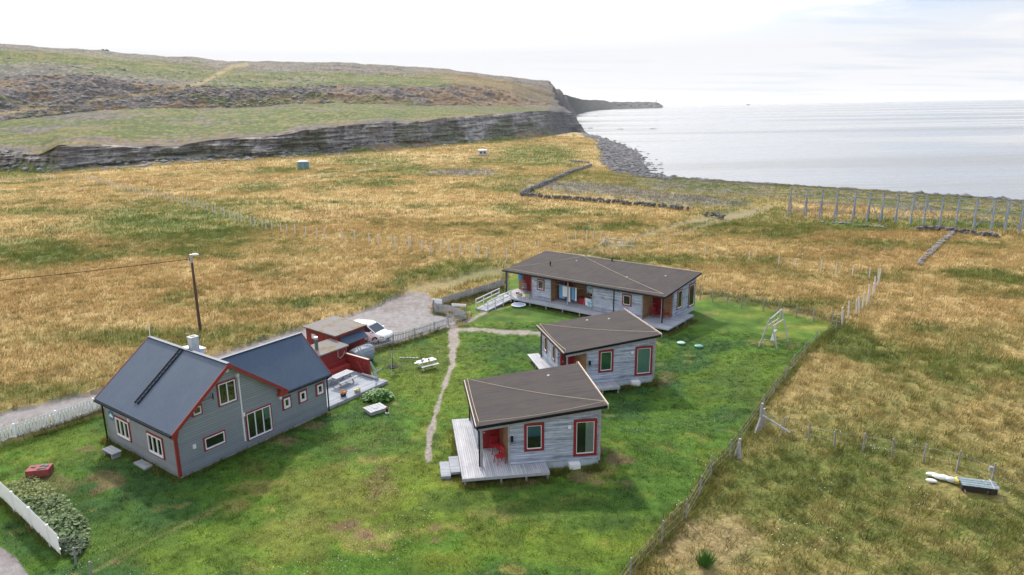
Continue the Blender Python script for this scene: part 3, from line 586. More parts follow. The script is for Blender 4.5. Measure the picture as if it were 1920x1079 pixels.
# ridge capping, bargeboards, corner boards, gutters
mb = MB().bar((RX, -ov, RZ+.13), (RX, DP+ov, RZ+.13), .22, .05); mb.build('ridge_cap', M['blueroof'], rf)
mb = MB().bar((4.6, 2.5, 5.17), (11, 2.5, 5.17), .2, .05); mb.build('ridge_cap', M['blueroof'], rf2)
def barge(y0, y1, t=.24):
    mb = MB(); lo = EV-ov*sl
    for a, b in (((-ov, lo), (RX, RZ)), ((W1+ov, lo), (RX, RZ))): mb.prism([(a[0], y0, a[1]-.10), (b[0], y0, b[1]-.10), (b[0], y0, b[1]+t-.09), (a[0], y0, a[1]+t-.09)], (0, y1-y0, 0))
    return mb
barge(-ov-.06, -ov-.003).build('bargeboard', M['redtrim'], H); barge(DP+ov+.003, DP+ov+.06).build('bargeboard', M['redtrim'], H)
mb = MB(); lo = EV-ov*sl
mb.prism([(W1-.35, -ov-.055, lo-.12), (W1+ov, -ov-.055, lo-.12), (W1+ov, -ov-.055, lo+.05), (W1-.15, -ov-.055, lo+.28)], (0, .3, 0)); mb.prism([(-ov, -ov-.055, lo-.14), (-.0, -ov-.055, lo-.14), (.1, -ov-.055, lo+.2), (-ov, -ov-.055, lo+.05)], (0, .3, 0)); each(mb, 'eave_box', M['redtrim'], H)
mb = MB(); 
for a, b in (((-.3, e2), (2.5, 5.05)), ((5.3, e2), (2.5, 5.05))): mb.prism([(10.983, a[0], a[1]-.10), (10.983, b[0], b[1]-.1), (10.983, b[0], b[1]+.13), (10.983, a[0], a[1]+.13)], (.05, 0, 0))
mb.build('bargeboard', M['redtrim'], H)
mb = MB().box(-.03, -.035, .1, .13, -.003, EV-.2).box(-.035, -.035, .1, -.003, .12, EV-.2); each(mb, 'corner_board', M['redtrim'], H)
mb = MB().cyl((-ov-.05, -ov, lo+.02), (-ov-.05, DP+ov, lo+.0), .065).cyl((-ov-.05, DP-.05, lo), (-.12, DP-.05, 2.5), .045).cyl((-.12, DP-.05, 2.5), (-.12, DP-.05, .15), .05); mb.build('gutter', M['black'], H)
mb = MB().cyl((W1+ov, -.36, e2+.02), (10.98, -.36, e2), .06).cyl((10.78, -.36, e2), (10.76, -.1, 2.4), .045).cyl((10.76, -.1, 2.4), (10.76, -.1, .1), .05); mb.build('gutter', M['black'], H)
mb = MB().cyl((10.82, 5.1, 2.7), (10.82, 5.1, .1), .05); each(mb, 'downpipe', M['redtrim'], H)
# facade windows (toward the lawn)
window(H, 'F', 0, 2.83, 3.3, 4.07, 4.75, 2, curtain=None)
window(H, 'F', 0, 4.45, .45, 6.3, 2.3, 3, curtain='curtain', cur=(.75, .5, 1, 1))
window(H, 'F', 0, 1.62, .98, 3.02, 1.68+.15, 1)
window(H, 'F', 0, 1.15, 3.30, 1.8, 3.92, 1, tw=.09)
for a in (7.15, 8.42, 9.85): window(H, 'F', 0, a, 1.45, a+.68, 2.32, 1, tw=.1, fw=.11)
# eave wall windows (toward the road fence)
window(H, 'L', 0, 1.35, .75, 3.1, 2.1, 3, curtain='curtain_white', cur=(.0, 0, 1, 1), fw=.08, tw=.09)
window(H, 'L', 0, 5.1, .75, 6.85, 2.1, 3, curtain='curtain_white', cur=(0, 0, 1, 1), fw=.08, tw=.09)
for s, z in ((.95, 1.45), (4.25, 2.15), (6.95, 2.3), (4.15, 4.75), (3.5, 5.25)):
    mb = MB().box(s, -.10, z, s+.17, -.003, z+.22); mb.build('lamp_box', M['white'], H)
mb = MB().box(-.10, 4.95, 2.15, -.003, 5.08, 2.42); mb.build('lamp_box', M['white'], H)
mb = MB().bar((4.27, -.04, 4.7), (4.27, -.04, .55), .07); mb.build('cable_pipe', M['white'], H)
mb = MB().path([(1.6, -.02, 4.0), (2.2, -.25, 4.2), (2.5, -.12, 4.1)], .012); mb.cyl((2.5, -.1, 3.95), (2.5, -.1, 4.3), .03); mb.build('cable_bracket', M['black'], H)
# round blue sign with a white emblem of a roof and tree
sg = MB().cyl((-.003, 7.3, 1.95), (-.03, 7.3, 1.95), .34, n=28).build('round_sign', M['blind_blue'], H)
mb = MB().prism([(-.034, 7.05, 1.84), (-.034, 7.55, 1.84), (-.034, 7.55, 1.92), (-.034, 7.3, 2.1), (-.034, 7.05, 1.92)], (-.006, 0, 0)); mb.build('emblem', M['white'], sg)
# ladder on the roof slope
mb = MB()
def onroof(u, v, h=.16): return Vector((u, v, EV+sl*u+.12+h))
for v in (4.28, 4.62): mb.bar(onroof(.25, v, .05), onroof(RX-.05, v, .05), .06, .05)
for k in range(14): u = .35+k*.235; mb.bar(onroof(u, 4.28, .07), onroof(u, 4.62, .07), .04)
mb.build('roof_ladder', M['black'], rf)
mb = MB().box(3.95, 4.05, 4.7, 4.42, 4.52, 6.42); ch = mb.build('chimney', M['concrete'], rf); MB().box(3.92, 4.02, 6.423, 4.45, 4.55, 6.47).build('chimney_cap', M['concrete'], ch); MB().box(4.06, 4.15, 6.473, 4.32, 4.42, 6.49).build('flue', M['dark'], ch)
mb = MB().prism([(4.2, 5.1, 3.9), (5.3, 5.1, 3.9), (5.3, 5.1, 5.12), (4.2, 5.1, 5.3)], (0, 1.0, 0)); dm = mb.build('dormer', M['white'], H); MB().prism([(4.1, 5.0, 5.32), (5.4, 5.0, 5.14), (5.4, 5.0, 5.22), (4.1, 5.0, 5.40)], (0, 1.2, 0)).build('dormer_roof', M['white'], dm)
MB().cyl((RX, DP+.2, RZ), (RX+.05, DP+.2, RZ+.95), .025).build('mast', M['white'], rf)

# ================================================================== the two small cabins
def roof_slab(mb, x0, y0, x1, y1, zf, t):
    P8 = [(x0, y0, zf(x0, y0)), (x1, y0, zf(x1, y0)), (x1, y1, zf(x1, y1)), (x0, y1, zf(x0, y1))]
    return mb.prism([(a, b, c-t) for a, b, c in P8], (0, 0, t))
def cabin(loc, deg, label, v):
    C = thing('wooden_cabin', label, 'cabin', loc, deg, 'weathered timber cabins on the lawn')
    W, D = 6.8, 6.3; zf = lambda x, y: 3.05+.1*x
    mb = MB(); u = .17
    mb.prism([(1.55, 0, .42), (W, 0, .42), (W, 0, zf(W, 0)-u), (1.55, 0, zf(1.55, 0)-u)], (0, D, 0)); mb.prism([(.02, 2.15, .42), (1.549, 2.15, .42), (1.549, 2.15, zf(1.55, 0)-u), (.02, 2.15, zf(0, 0)-u)], (0, D-2.15, 0))
    mb.build('wall', M['weather'], C)
    MB().box(1.4, .06, -.6, W-.06, D-.06, .417).box(.08, 2.2, -.6, 1.39, D-.06, .417).build('foundation', M['found'], C)
    mb = MB(); roof_slab(mb, -.28, -.22, 7.12, 6.5, zf, .15); rf = mb.build('roof', M['felt'], C)
    mb = MB().prism([(-.28, -.245, zf(-.28, 0)-.17), (7.12, -.245, zf(7.12, 0)-.17), (7.12, -.245, zf(7.12, 0)-.01), (-.28, -.245, zf(-.28, 0)-.01)], (0, .022, 0)); mb.cyl((-.34, -.2, 2.95), (-.34, 6.5, 2.93), .06); mb.build('roof_edge', M['black'], rf)
    MB().prism([(.0, -.05, zf(0, 0)-.40), (W, -.05, zf(W, 0)-.40), (W, -.05, zf(W, 0)-.175), (0, -.05, zf(0, 0)-.175)], (0, .045, 0)).build('frieze_board', M['lightgreywood'], C)
    mb = MB(); z7 = zf(7.12, 0); mb.box(7.123, -.27, z7-.2, 7.18, 6.55, z7+.09); mb.build('verge_board', M['palewood'], rf)
    mb = MB(); z0 = zf(-.28, 0); mb.box(-.31, -.25, z0-.05, -.283, 6.55, z0+.06); mb.box(-.33, -.2, z0+.02, -.312, 6.5, z0+.05); mb.build('verge_board', M['palewood'], rf)
    each(MB().box(W+.003, -.03, .3, W+.03, .12, zf(W, 0)-.2).box(W-.12, -.03, .3, W+.003, -.003, zf(W, 0)-.41).box(1.5, -.03, .42, 1.62, -.003, zf(1.5, 0)-.41), 'corner_board', M['greywood'], C)
    each(MB().box(-.06, -.04, .45, .08, .10, zf(0, 0)-.18), 'porch_post', M['greywood'], C)
    each(MB().cyl((-.3, -.12, 2.9), (-.12, -.08, 2.65), .04).cyl((-.12, -.08, 2.65), (-.12, -.08, .5), .045), 'downpipe', M['black'], C)
    each(MB().cyl((-.3, 6.1, 2.9), (-.06, 6.1, 2.65), .04).cyl((-.06, 6.1, 2.65), (-.06, 6.1, .1), .045), 'downpipe', M['black'], C)
    each(MB().box(W+.01, .2, .2, W+.09, .28, zf(W, 0)-.2), 'downpipe', M['black'], C)
    mb = MB().box(1.52, .02, .45, 1.548, 2.148, 2.98).box(1.36, 2.12, .45, 1.518, 2.148, 2.95); each(mb, 'porch_lining', M['brownwood'], C)
    door(C, 'F', 2.15, .30, .47, 1.28, 2.75)
    # deck and steps
    x0 = v['dx']; mb = MB().box(x0, -1.15, .33, 0.0, v['dy'], .45).box(0.0, -1.15, .33, 3.65, -.055, .45).box(0, -.052, .33, 1.5, 2.14, .45); dk = mb.build('deck', M['deck'], C)
    mb = MB()
    for x in (x0+.1, .9, 2.3, 3.5):
        mb.box(x, -1.1, -.3, x+.1, -1.0, .329)
    for y in (1, 3, 5): mb.box(x0+.1, y, -.3, x0+.2, y+.1, .329)
    each(mb, 'deck_leg', M['greywood'], dk)
    mb = MB().box(x0, -1.18, .28, 3.65, -1.152, .44); mb.build('deck_edge', M['lightgreywood'], dk)
    if v['steps']:
        each(MB().box(x0-.55, -.1, .16, x0-.003, 1.75, .30).box(x0-1.1, -.2, -.1, x0-.553, 1.5, .15), 'step', M['deckY'], C)
    window(C, 'F', 0, 2.42, 1.2, 3.55, 2.9, 1, trim='redwin', curtain=v['c1'], cur=v['k1'], tw=.15, fw=.03, low=True)
    window(C, 'F', 0, 5.25, .66, 6.6, 2.92, 1, trim='redwin', curtain=v['c2'], cur=v['k2'], tw=.16, fw=.03, low=True)
    MB().box(4.92, -.12, 2.42, 5.08, -.003, 2.6).build('lamp_box', M['white'], C)
    MB().box(1.66, -.16, 1.9, 1.78, -.003, 2.2).build('wall_lamp', M['black'], C)
    MB().box(4.98, -.30, -.25, 5.62, .055, .30).build('vent_hatch', M['white'], C)
    for y, y1 in v['lw']: window(C, 'L', .02, y, 1.25, y1, 2.6, 1, trim='redwin', tw=.11, low=True)
    # rope on small corner pegs over the roof
    pg = [(-.12, -.05), (7.0, -.05), (7.0, 6.3), (-.12, 6.3)]; mb = MB()
    for x, y in pg: mb.cyl((x, y, zf(x, y)), (x, y, zf(x, y)+.22), .018, n=5)
    each(mb, 'rope_peg', M['palewood'], rf); mb = MB()
    seq = [pg[i] for i in v['rope']]
    for (a, b_), (c, d_) in zip(seq[:-1], seq[1:]):
        ps = [(a+(c-a)*t/10, b_+(d_-b_)*t/10, zf(a+(c-a)*t/10, 0)+.2-.16*math.sin(math.pi*t/10)) for t in range(11)]; mb.path(ps, .011, 4)
    mb.build('rope', M['rope'], rf)
    for x, y in v['vents']: MB().cyl((x, y, zf(x, y)-.02), (x, y, zf(x, y)+.05), .10, .07, 10).build('roof_vent', M['concrete'], rf)
    return C
C1P, C1H = Vector((-.66, 35.45, 0)), 7.2; C2P, C2H = Vector((5.35, 47.0, 0)), 12.5
cabin(C1P, C1H, 'nearest timber cabin, with wooden steps and a blue blind in its square window', dict(dx=-1.2, dy=6.4, steps=True, c1='blind_blue', k1=(0, .52, 1, 1), c2='curtain_white', k2=(.52, 0, 1, 1), lw=[], rope=(1, 0, 3, 1), vents=[(4.9, 5.2)]))
cabin(C2P, C2H, 'timber cabin with green and turquoise curtains, between the nearest cabin and the long building', dict(dx=-.95, dy=7.1, steps=False, c1='blind_green', k1=(0, 0, 1, 1), c2='curtain', k2=(0, 0, 1, 1), lw=[(2.7, 3.45), (4.75, 5.5)], rope=(0, 3, 1), vents=[(3.6, 5.6), (5.2, 5.0)]))

# ================================================================== the long cabin row
LP, LH = Vector((1.8, 73.1, 0)), -39.4
LB = thing('terrace_cabin', 'long timber building with three recessed porches and a big sloping brown roof', 'building', LP, LH)
LW, LD = 18.1, 7.3; zl = lambda x, y: 3.08+.09*y
def blk(mb, x0, x1, y0, y1):
    mb.prism([(x0, y0, .42), (x0, y1, .42), (x0, y1, zl(0, y1)-.17), (x0, y0, zl(0, y0)-.17)], (x1-x0, 0, 0))
mb = MB(); blk(mb, 0, LW, 2.2, LD); blk(mb, 3.25, 5.68, 0, 2.199); blk(mb, 10.6, 16.05, 0, 2.199); mb.build('wall', M['weather'], LB)
MB().box(.06, 2.2, -.6, LW-.06, LD-.06, .417).box(3.3, .08, -.6, 5.6, 2.19, .417).box(10.7, .08, -.6, 16, 2.19, .417).build('foundation', M['found'], LB)
mb = MB(); roof_slab(mb, -.35, -.35, LW+.35, LD+.35, zl, .16); rfL = mb.build('roof', M['feltY'], LB)
mb = MB().box(-.36, -.40, zl(0, -.35)-.17, LW+.36, -.352, zl(0, -.35)); mb.cyl((-.35, -.47, 2.98), (LW+.35, -.47, 2.98), .06); mb.prism([(LW+.353, -.38, zl(0, -.38)-.15), (LW+.353, LD+.35, zl(0, LD+.35)-.15), (LW+.353, LD+.35, zl(0, LD+.35)), (LW+.353, -.38, zl(0, -.38))], (.03, 0, 0)); mb.build('roof_edge', M['black'], rfL)
MB().box(-.35, LD+.353, zl(0, 7.6)-.1, LW+.38, LD+.40, zl(0, 7.6)+.09).build('verge_board', M['palewood'], rfL)
each(MB().box(-.05, 2.12, .45, 3.24, 2.198, 3.0).box(5.69, 2.12, .45, 10.59, 2.198, 3.0).box(16.06, 2.12, .45, LW-.1, 2.198, 3.0).box(3.2, .02, .45, 3.248, 2.11, 2.95).box(5.682, .02, .45, 5.72, 2.11, 2.95).box(10.55, .02, .45, 10.598, 2.11, 2.95).box(16.052, .02, .45, 16.09, 2.11, 2.95), 'porch_lining', M['brownwood'], LB)
mb = MB()
for x in (0, 7.75, 18.0): mb.box(x-.05, -.05, .45, x+.05, .05, 3.0)
for x in (3.25, 5.6, 10.6, 15.97, LW-.05): mb.box(x, -.035 if x < 18 else 2.1, .3, x+.1, -.003 if x < 18 else 2.11, 2.95)
each(mb, 'porch_post', M['greywood'], LB)
each(MB().box(12.98, -.06, .4, 13.06, -.01, 2.9).box(18.07, -.14, .45, 18.17, -.06, 3.0).box(-.12, -.14, .2, -.03, -.06, 3.0), 'downpipe', M['black'], LB)
mb = MB().box(-.3, -1.5, .33, 19.45, -.055, .45).box(-.3, -.052, .33, 3.24, 2.11, .45).box(5.73, -.052, .33, 10.54, 2.11, .45).box(16.1, -.052, .33, 18.15, 2.11, .45).box(18.153, -.052, .33, 19.45, 4.1, .45); dk = mb.build('deck', M['deckY'], LB)
mb = MB()
for x in range(0, 20, 2): mb.box(x, -1.45, -.3, x+.1, -1.35, .329)
for y in (.5, 2.2, 3.9): mb.box(19.3, y, -.3, 19.4, y+.1, .329)
each(mb, 'deck_leg', M['greywood'], dk)
window(LB, 'F', 0, 3.95, 1.45, 4.88, 2.6, 1, trim='redwin', tw=.12, low=True, fw=.04)
window(LB, 'F', 0, 13.93, 1.45, 14.9, 2.6, 1, trim='redwin', tw=.12, low=True, fw=.04)
window(LB, 'R', LW, 3.0, .95, 4.15, 2.85, 1, trim='redwin', tw=.11, low=True, curtain='curtain_white', cur=(.4, 0, 1, 1))
window(LB, 'R', LW, 5.6, .55, 7.0, 2.9, 1, trim='redwin', tw=.12, low=True, curtain='curtain_white', cur=(.0, 0, .4, 1))
window(LB, 'F', 2.11, 2.0, 2.0, 2.95, 2.9, 1, trim='redwin', low=True); window(LB, 'F', 2.11, 9.0, .95, 9.9, 2.7, 1, trim='redwin', low=True)
door(LB, 'F', 2.11, .7, .47, 1.6, 2.6); door(LB, 'F', 2.11, 6.1, .47, 7.0, 2.6); door(LB, 'F', 2.11, 16.15, .47, 16.95, 2.6)
for x in (3.4, 2.3): MB().box(x, -.10 if x > 3.3 else 2.0, 2.3, x+.14, -.003 if x > 3.3 else 2.11, 2.45).build('lamp_box', M['white'], LB)
for x, y, h in ((3.4, 3.2, .45), (8.6, 7.3, .35)): MB().cyl((x, y, zl(x, y)-.02), (x, y, zl(x, y)+h), .07, n=10).build('vent_pipe', M['black'], rfL)
for x, y in ((12.6, 3.2), (5, 5.9), (15.8, 5.2)): MB().cyl((x, y, zl(x, y)-.02), (x, y, zl(x, y)+.05), .10, .07, 10).build('roof_vent', M['concrete'], rfL)
mb = MB()
for (a, b_), (c, d_) in (((LW, 0), (5, 7.3)), ((5, 7.3), (-.2, 0)), ((-.2, 0), (LW, 0))):
    mb.path([(a+(c-a)*t/16, b_+(d_-b_)*t/16, zl(0, b_+(d_-b_)*t/16)+.04+.1*(1-math.sin(math.pi*t/16))) for t in range(17)], .011, 4)
mb.build('rope', M['rope'], rfL)
mb = MB()
for x in np.arange(0, LW, .6): mb.box(x, -.28, 2.82, x+.05, -.05, 2.9)
each(mb, 'rafter_end', M['whitewood'], rfL)
# ramp
RA = thing('entrance_ramp', 'pale wooden ramp with handrails rising to the left end of the long building', 'ramp', LP, LH)
mb = MB().prism([(.25, -1.53, .30), (1.75, -1.53, .30), (1.75, -5.6, -.05), (.25, -5.6, -.05)], (0, 0, .13)); mb.build('ramp_floor', M['deckY'], RA)
for x in (.22, 1.78):
    mb = MB(); zr = lambda y: .43+(.37)*(y+1.5)/4.1
    for y in (-1.7, -3.0, -4.3, -5.5): mb.box(x-.04, y-.04, zr(y)-.3, x+.04, y+.04, zr(y)+.95)
    for h in (.5, .92): mb.bar((x, -1.6, zr(-1.6)+h), (x, -5.6, zr(-5.6)+h), .05, .10)
    mb.build('handrail', M['whitewood'], RA)

# ================================================================== sheds and terrace beside the house (house frame)
def HP(u, v, z=0): a = R(HDG); return Vector((A0.x+u*math.cos(a)-v*math.sin(a), A0.y+u*math.sin(a)+v*math.cos(a), z))
S1 = thing('red_shed', 'larger red shed with bleached plank roof and blue lean-to, in front of the car', 'shed', HP(17.3, 6.5), HDG)
mb = MB().prism([(0, 0, 0), (3.15, 0, 0), (3.15, 0, 2.48), (0, 0, 2.42)], (0, 3.6, 0)); mb.build('wall', M['redboard'], S1)
mb = MB().prism([(-.2, -.25, 2.44), (3.3, -.25, 2.50), (3.3, 3.8, 2.62), (-.2, 3.8, 2.56)], (0, 0, .08)); mb.build('roof', M['mossroof'], S1)
mb = MB().prism([(.35, -.003, 2.12), (2.9, -.003, 2.18), (2.9, -.75, 1.72), (.35, -.75, 1.66)], (0, 0, .04)); mb.build('lean_to_roof', M['blueroof'], S1)
each(MB().box(.4, -.72, 0, .46, -.66, 1.66).box(2.8, -.72, 0, 2.86, -.66, 1.7), 'post', M['greywood'], S1)
MB().box(1.2, -.03, 0, 2.5, -.003, 1.6).build('door', M['reddoor'], S1)
MB().box(-.03, 2.4, 1.7, -.003, 2.9, 2.1).build('notice_board', M['white'], S1)
S2 = thing('red_shed', 'low red shed with mossy roof and metal chimney, at the end of the grey house', 'shed', HP(11.6, 5.05), HDG)
MB().box(0, 0, 0, 5.5, 1.7, 1.92).build('wall', M['redboardh'], S2)
mb = MB().prism([(-.1, -.25, 1.93), (5.6, -.25, 1.93), (5.6, 1.9, 2.10), (-.1, 1.9, 2.10)], (0, 0, .10)); r2 = mb.build('roof', M['mossroof'], S2)
ch = MB().cyl((3.35, .9, 2.05), (3.35, .9, 2.95), .14).build('chimney', plain('green_grey_metal', (.10, .15, .13), .5), S2); MB().cyl((3.35, .9, 2.95), (3.35, .9, 3.12), .19, .15).build('chimney_cap', M['metal'], ch)
mb = MB().path([(4.6, -.06, 1.85), (4.55, -.08, 1.35), (4.8, -.08, 1.15), (5.15, -.08, 1.35), (5.25, -.08, 1.6)], .03); mb.build('antler', M['palewood'], S2)
mb = MB().path([(1.9, -.06, 1.6), (2.05, -.08, 1.25), (2.3, -.08, 1.3)], .025); mb.build('antler', M['palewood'], S2)
TC = thing('deck_terrace', 'low silver-grey wooden terrace beside the house, carrying a picnic table', 'deck', HP(11.0, .35), HDG)
mb = MB().box(0, 0, 0, 5.75, 3.9, .20); mb.build('floor', M['deckgrey'], TC); MB().box(-.05, -.06, -.1, 5.8, -.003, .19).box(5.753, -.003, -.1, 5.8, 2.3, .19).build('rim', M['greywood'], TC)
BN = thing('red_bench', 'long red built-in bench along the foot of the low red shed wall', 'bench', HP(11.6, 4.35), HDG)
MB().box(0, .05, .2, 5.3, .66, .62).build('seat', M['redboard'], BN); MB().box(0, .55, .622, 5.3, .66, 1.0).build('backrest', M['redboardh'], BN)
SC = thing('windbreak', 'dark red board windbreak at the right end of the terrace', 'screen', HP(17.0, 5.0), HDG)
MB().box(-.05, -2.5, .05, .05, 0, 1.35).build('panel', M['redboardh'], SC); MB().box(-.08, -2.55, 1.352, .08, .02, 1.40).build('cap_rail', M['palewood'], SC)
each(MB().box(-.06, -2.6, 0, .06, -2.503, 1.35).box(.053, -1.3, 0, .13, -1.2, 1.3), 'post', M['redtrim'], SC)
XR = thing('red_trestle', 'small red crossed wooden trestle standing against the windbreak', 'trestle', HP(16.6, 3.0, .2), HDG)
MB().bar((0, -.45, 0), (0, .35, 1.0), .06).build('leg', M['redtrim'], XR); MB().bar((.07, .35, 0), (.07, -.4, 1.0), .06).build('leg', M['redtrim'], XR); MB().bar((.14, -.35, .55), (.14, .35, .55), .05).build('crossbar', M['redtrim'], XR)
DW = thing('driftwood', 'upright grey driftwood branch at the right corner of the terrace', 'driftwood', HP(16.5, 1.15, .1), HDG)
o = MB().cyl((0, 0, 0), (.1, .3, .75), .13, .09).cyl((.1, .3, .75), (-.1, .45, 1.45), .09, .04).cyl((.08, .25, .6), (.55, -.05, .85), .06, .03).cyl((.1, .3, .75), (-.3, .0, 1.1), .05, .02).build('trunk', M['lightgreywood'], DW)
LOG = MB(); LOG.cyl((0, 0, .32), (0, 1.7, .32), .12, .09, 9).cyl((0, .6, .32), (.3, .9, .55), .05, .02)
o = LOG.build('driftwood_log', M['greywood']); o.location = HP(16.45, 1.0, 0); o.rotation_euler = (0, 0, R(HDG)); tag(o, 'grey driftwood log lying along the right edge of the terrace', 'log')
PT = thing('flower_pot', 'dark pot of orange dried flowers on the front corner of the terrace', 'flower pot', HP(12.9, .85, .2), HDG)
MB().cyl((0, 0, 0), (0, 0, .22), .18, .24).build('pot', M['darkbrown'], PT); mb = MB()
for i in range(14): mb.blob((random.uniform(-.2, .2), random.uniform(-.25, .25), .28+random.uniform(0, .12)), .09, .09, .07)
mb.build('flowers', plain('orange_dried_flower', (.48, .20, .08), .8, .4, 8), PT)
PT = thing('flower_pot', 'low pot of yellow flowers on the front edge of the terrace', 'flower pot', HP(14.0, .6, .2), HDG)
MB().cyl((0, 0, 0), (0, 0, .14), .2, .24).build('pot', M['greywood'], PT); mb = MB()
for i in range(14): mb.blob((random.uniform(-.35, .35), random.uniform(-.15, .15), .18+random.uniform(0, .08)), .08, .08, .05)
mb.build('flowers', plain('yellow_flower', (.55, .50, .16), .8, .4, 8), PT)

def picnic(label, loc, deg, m, parts=True):
    t = thing('picnic_table', label, 'picnic table', loc, deg, 'picnic tables')
    mb = MB(); 
    for k in range(5): mb.box(-.9, -.38+k*.155, .70, .9, -.38+k*.155+.14, .74)
    mb.build('tabletop', M[m], t)
    for s in (-1, 1): mb = MB().box(-.9, s*.66-.13, .42, .9, s*.66-.003, .46).box(-.9, s*.66+.003, .42, .9, s*.66+.13, .46); mb.build('bench_seat', M[m], t)
    for x in (-.62, .62):
        for s in (-1, 1): MB().bar((x+.03*s, s*.62, 0), (x+.03*s, s*.2, .70), .045, .12).build('leg', M[m], t)
        MB().box(x-.06, -.75, .36, x-.02, .75, .42).build('cross_beam', M[m], t)
    return t
picnic('grey wooden picnic table standing on the terrace', HP(14.5, 2.75, .2), HDG+3, 'lightgreywood')
pp = GT(800, 690); picnic('whitish wooden picnic table standing on the lawn', pp, 35, 'whitewood').scale = (.86, .86, .86)
for i, (dx, dy) in enumerate(((-.2, .1), (.15, -.12), (-.45, -.1))):
    o = MB().cyl((0, 0, 0), (0, 0, .10), .07, .09, 10).build('tin_can', M['darkbrown'] if i else M['metal']); a = R(35)
    o.location = (pp.x+dx*math.cos(a)-dy*math.sin(a), pp.y+dx*math.sin(a)+dy*math.cos(a), .638); tag(o, ['shiny tin can near the middle of the lawn picnic table', 'dark tin can nearest the right end of the lawn picnic table', 'dark tin can at the left end of the lawn picnic table'][i], 'can', 'cans on the picnic table')
# tarped drum and ladder
TB = thing('covered_drum', 'grey-blue tarpaulin covered drum lying by the corner of the larger red shed', 'drum', HP(18.75, 5.15, 0), HDG)
mb = MB(); n_ = 14; pr = [(-1.05, .35), (-1.0, .62), (-.6, .72), (0, .74), (.6, .72), (1.0, .6), (1.05, .3)]
vs = []; fs = []
for i, (x, r) in enumerate(pr):
    for k in range(n_): a = 2*math.pi*k/n_; rr = r*(1+random.uniform(-.06, .06)); vs.append((x, rr*math.cos(a)*.9, .72+rr*math.sin(a)))
for i in range(len(pr)-1):
    for k in range(n_): fs.append((i*n_+k, i*n_+(k+1) % n_, (i+1)*n_+(k+1) % n_, (i+1)*n_+k))
fs += [tuple(range(n_)), tuple(range((len(pr)-1)*n_, len(pr)*n_))]
mb.add(vs, fs).build('cover', M['tarp'], TB); MB().box(-.9, -.4, 0, .9, -.3, .12).box(-.9, .3, 0, .9, .4, .12).build('skid', M['darkbrown'], TB)
mb = MB()
for a in (-.3, .3): mb.cyl((a-.015, -.69, .72), (a+.015, -.69, .72), .05)
LD2 = thing('ladder', 'short pale wooden ladder leaning against the covered drum', 'ladder', HP(18.6, 4.1, 0), HDG)
each(MB().bar((-.12, 0, 0), (-.5, .85, 1.6), .06).bar((.12, 0, 0), (-.26, .85, 1.6), .06), 'rail', M['lightgreywood'], LD2)
each(MB().bar((-.2, .2, .37), (.04, .2, .37), .04).bar((-.3, .4, .75), (-.06, .4, .75), .04).bar((-.4, .62, 1.17), (-.15, .62, 1.17), .04), 'rung', M['lightgreywood'], LD2)
# ---- car
CAR = thing('parked_car', 'white hatchback car parked behind the red shed on the gravel', 'car', (-11.0, 59.5, 0), -25)
def loft(secs, capn=True):
    mb = MB(); n = len(secs[0]); v = [p for s in secs for p in s]; f = []
    for i in range(len(secs)-1):
        for k in range(n): f.append((i*n+k, i*n+(k+1) % n, (i+1)*n+(k+1) % n, (i+1)*n+k))
    f += [tuple(range(n)), tuple(range((len(secs)-1)*n, len(secs)*n))]; return mb.add(v, f)
def sec(x, zb, zt, wb, wm, wt): return [(x, -wb, zb), (x, -wm, (zb+zt)/2-.05), (x, -wt, zt-.06), (x, -wt*.85, zt), (x, wt*.85, zt), (x, wt, zt-.06), (x, wm, (zb+zt)/2-.05), (x, wb, zb)]
bd = loft([sec(-2.2, .38, .85, .72, .78, .70), sec(-2.1, .28, .98, .82, .88, .80), sec(-1.3, .24, 1.02, .86, .91, .86), sec(0, .24, 1.0, .86, .92, .87), sec(.9, .24, .98, .86, .92, .85), sec(1.4, .24, .93, .85, .90, .80), sec(1.95, .28, .80, .80, .86, .70), sec(2.2, .34, .68, .66, .74, .56)]).build('body', M['carpaint'], CAR, True)
gh = loft([[(x, -wb, 1.0 if x < 1.1 else .95), (x, -wt, zt), (x, wt, zt), (x, wb, 1.0 if x < 1.1 else .95)] for x, wb, wt, zt in ((-2.08, .72, .70, 1.02), (-1.75, .82, .70, 1.44), (-1.0, .84, .72, 1.53), (0, .84, .73, 1.55), (.45, .83, .70, 1.48), (1.22, .78, .74, .99))]).build('windows', M['carglass'], CAR)
loft([[(x, -w, z), (x, -w*.9, z+.05), (x, w*.9, z+.05), (x, w, z)] for x, w, z in ((-1.95, .68, 1.38), (-1.7, .74, 1.455), (-1.0, .75, 1.54), (0, .755, 1.56), (.42, .73, 1.495), (.55, .68, 1.43))]).build('roof', M['carpaint'], CAR, True)
for s in (-1, 1):
    each(MB().bar((.47, s*.735, 1.47), (1.24, s*.80, .97), .06).bar((-.55, s*.76, 1.53), (-.5, s*.86, .98), .07).bar((-1.5, s*.755, 1.48), (-1.65, s*.84, 1.0), .16), 'pillar', M['carpaint'], CAR)
    MB().prism([(1.75, s*.72, .60), (2.05, s*.60, .58), (2.03, s*.62, .72), (1.72, s*.76, .76)], (.05, s*.09, .01)).build('headlight', M['metal'], CAR)
    MB().box(.85, min(s*.88, s*1.02), .95, 1.02, max(s*.88, s*1.02), 1.1).build('wing_mirror', M['carpaint'], CAR)
    MB().box(-2.18, min(s*.6, s*.8), .75, -2.1, max(s*.6, s*.8), .98).build('tail_light', M['red'], CAR)
    for x in (-1.35, 1.33):
        w = MB().cyl((x, s*.70, .33), (x, s*.935, .33), .33, n=20).build('wheel', M['rubber'], CAR); MB().cyl((x, s*.936, .33), (x, s*.95, .33), .21, .19, 12).build('rim', M['metal'], w)
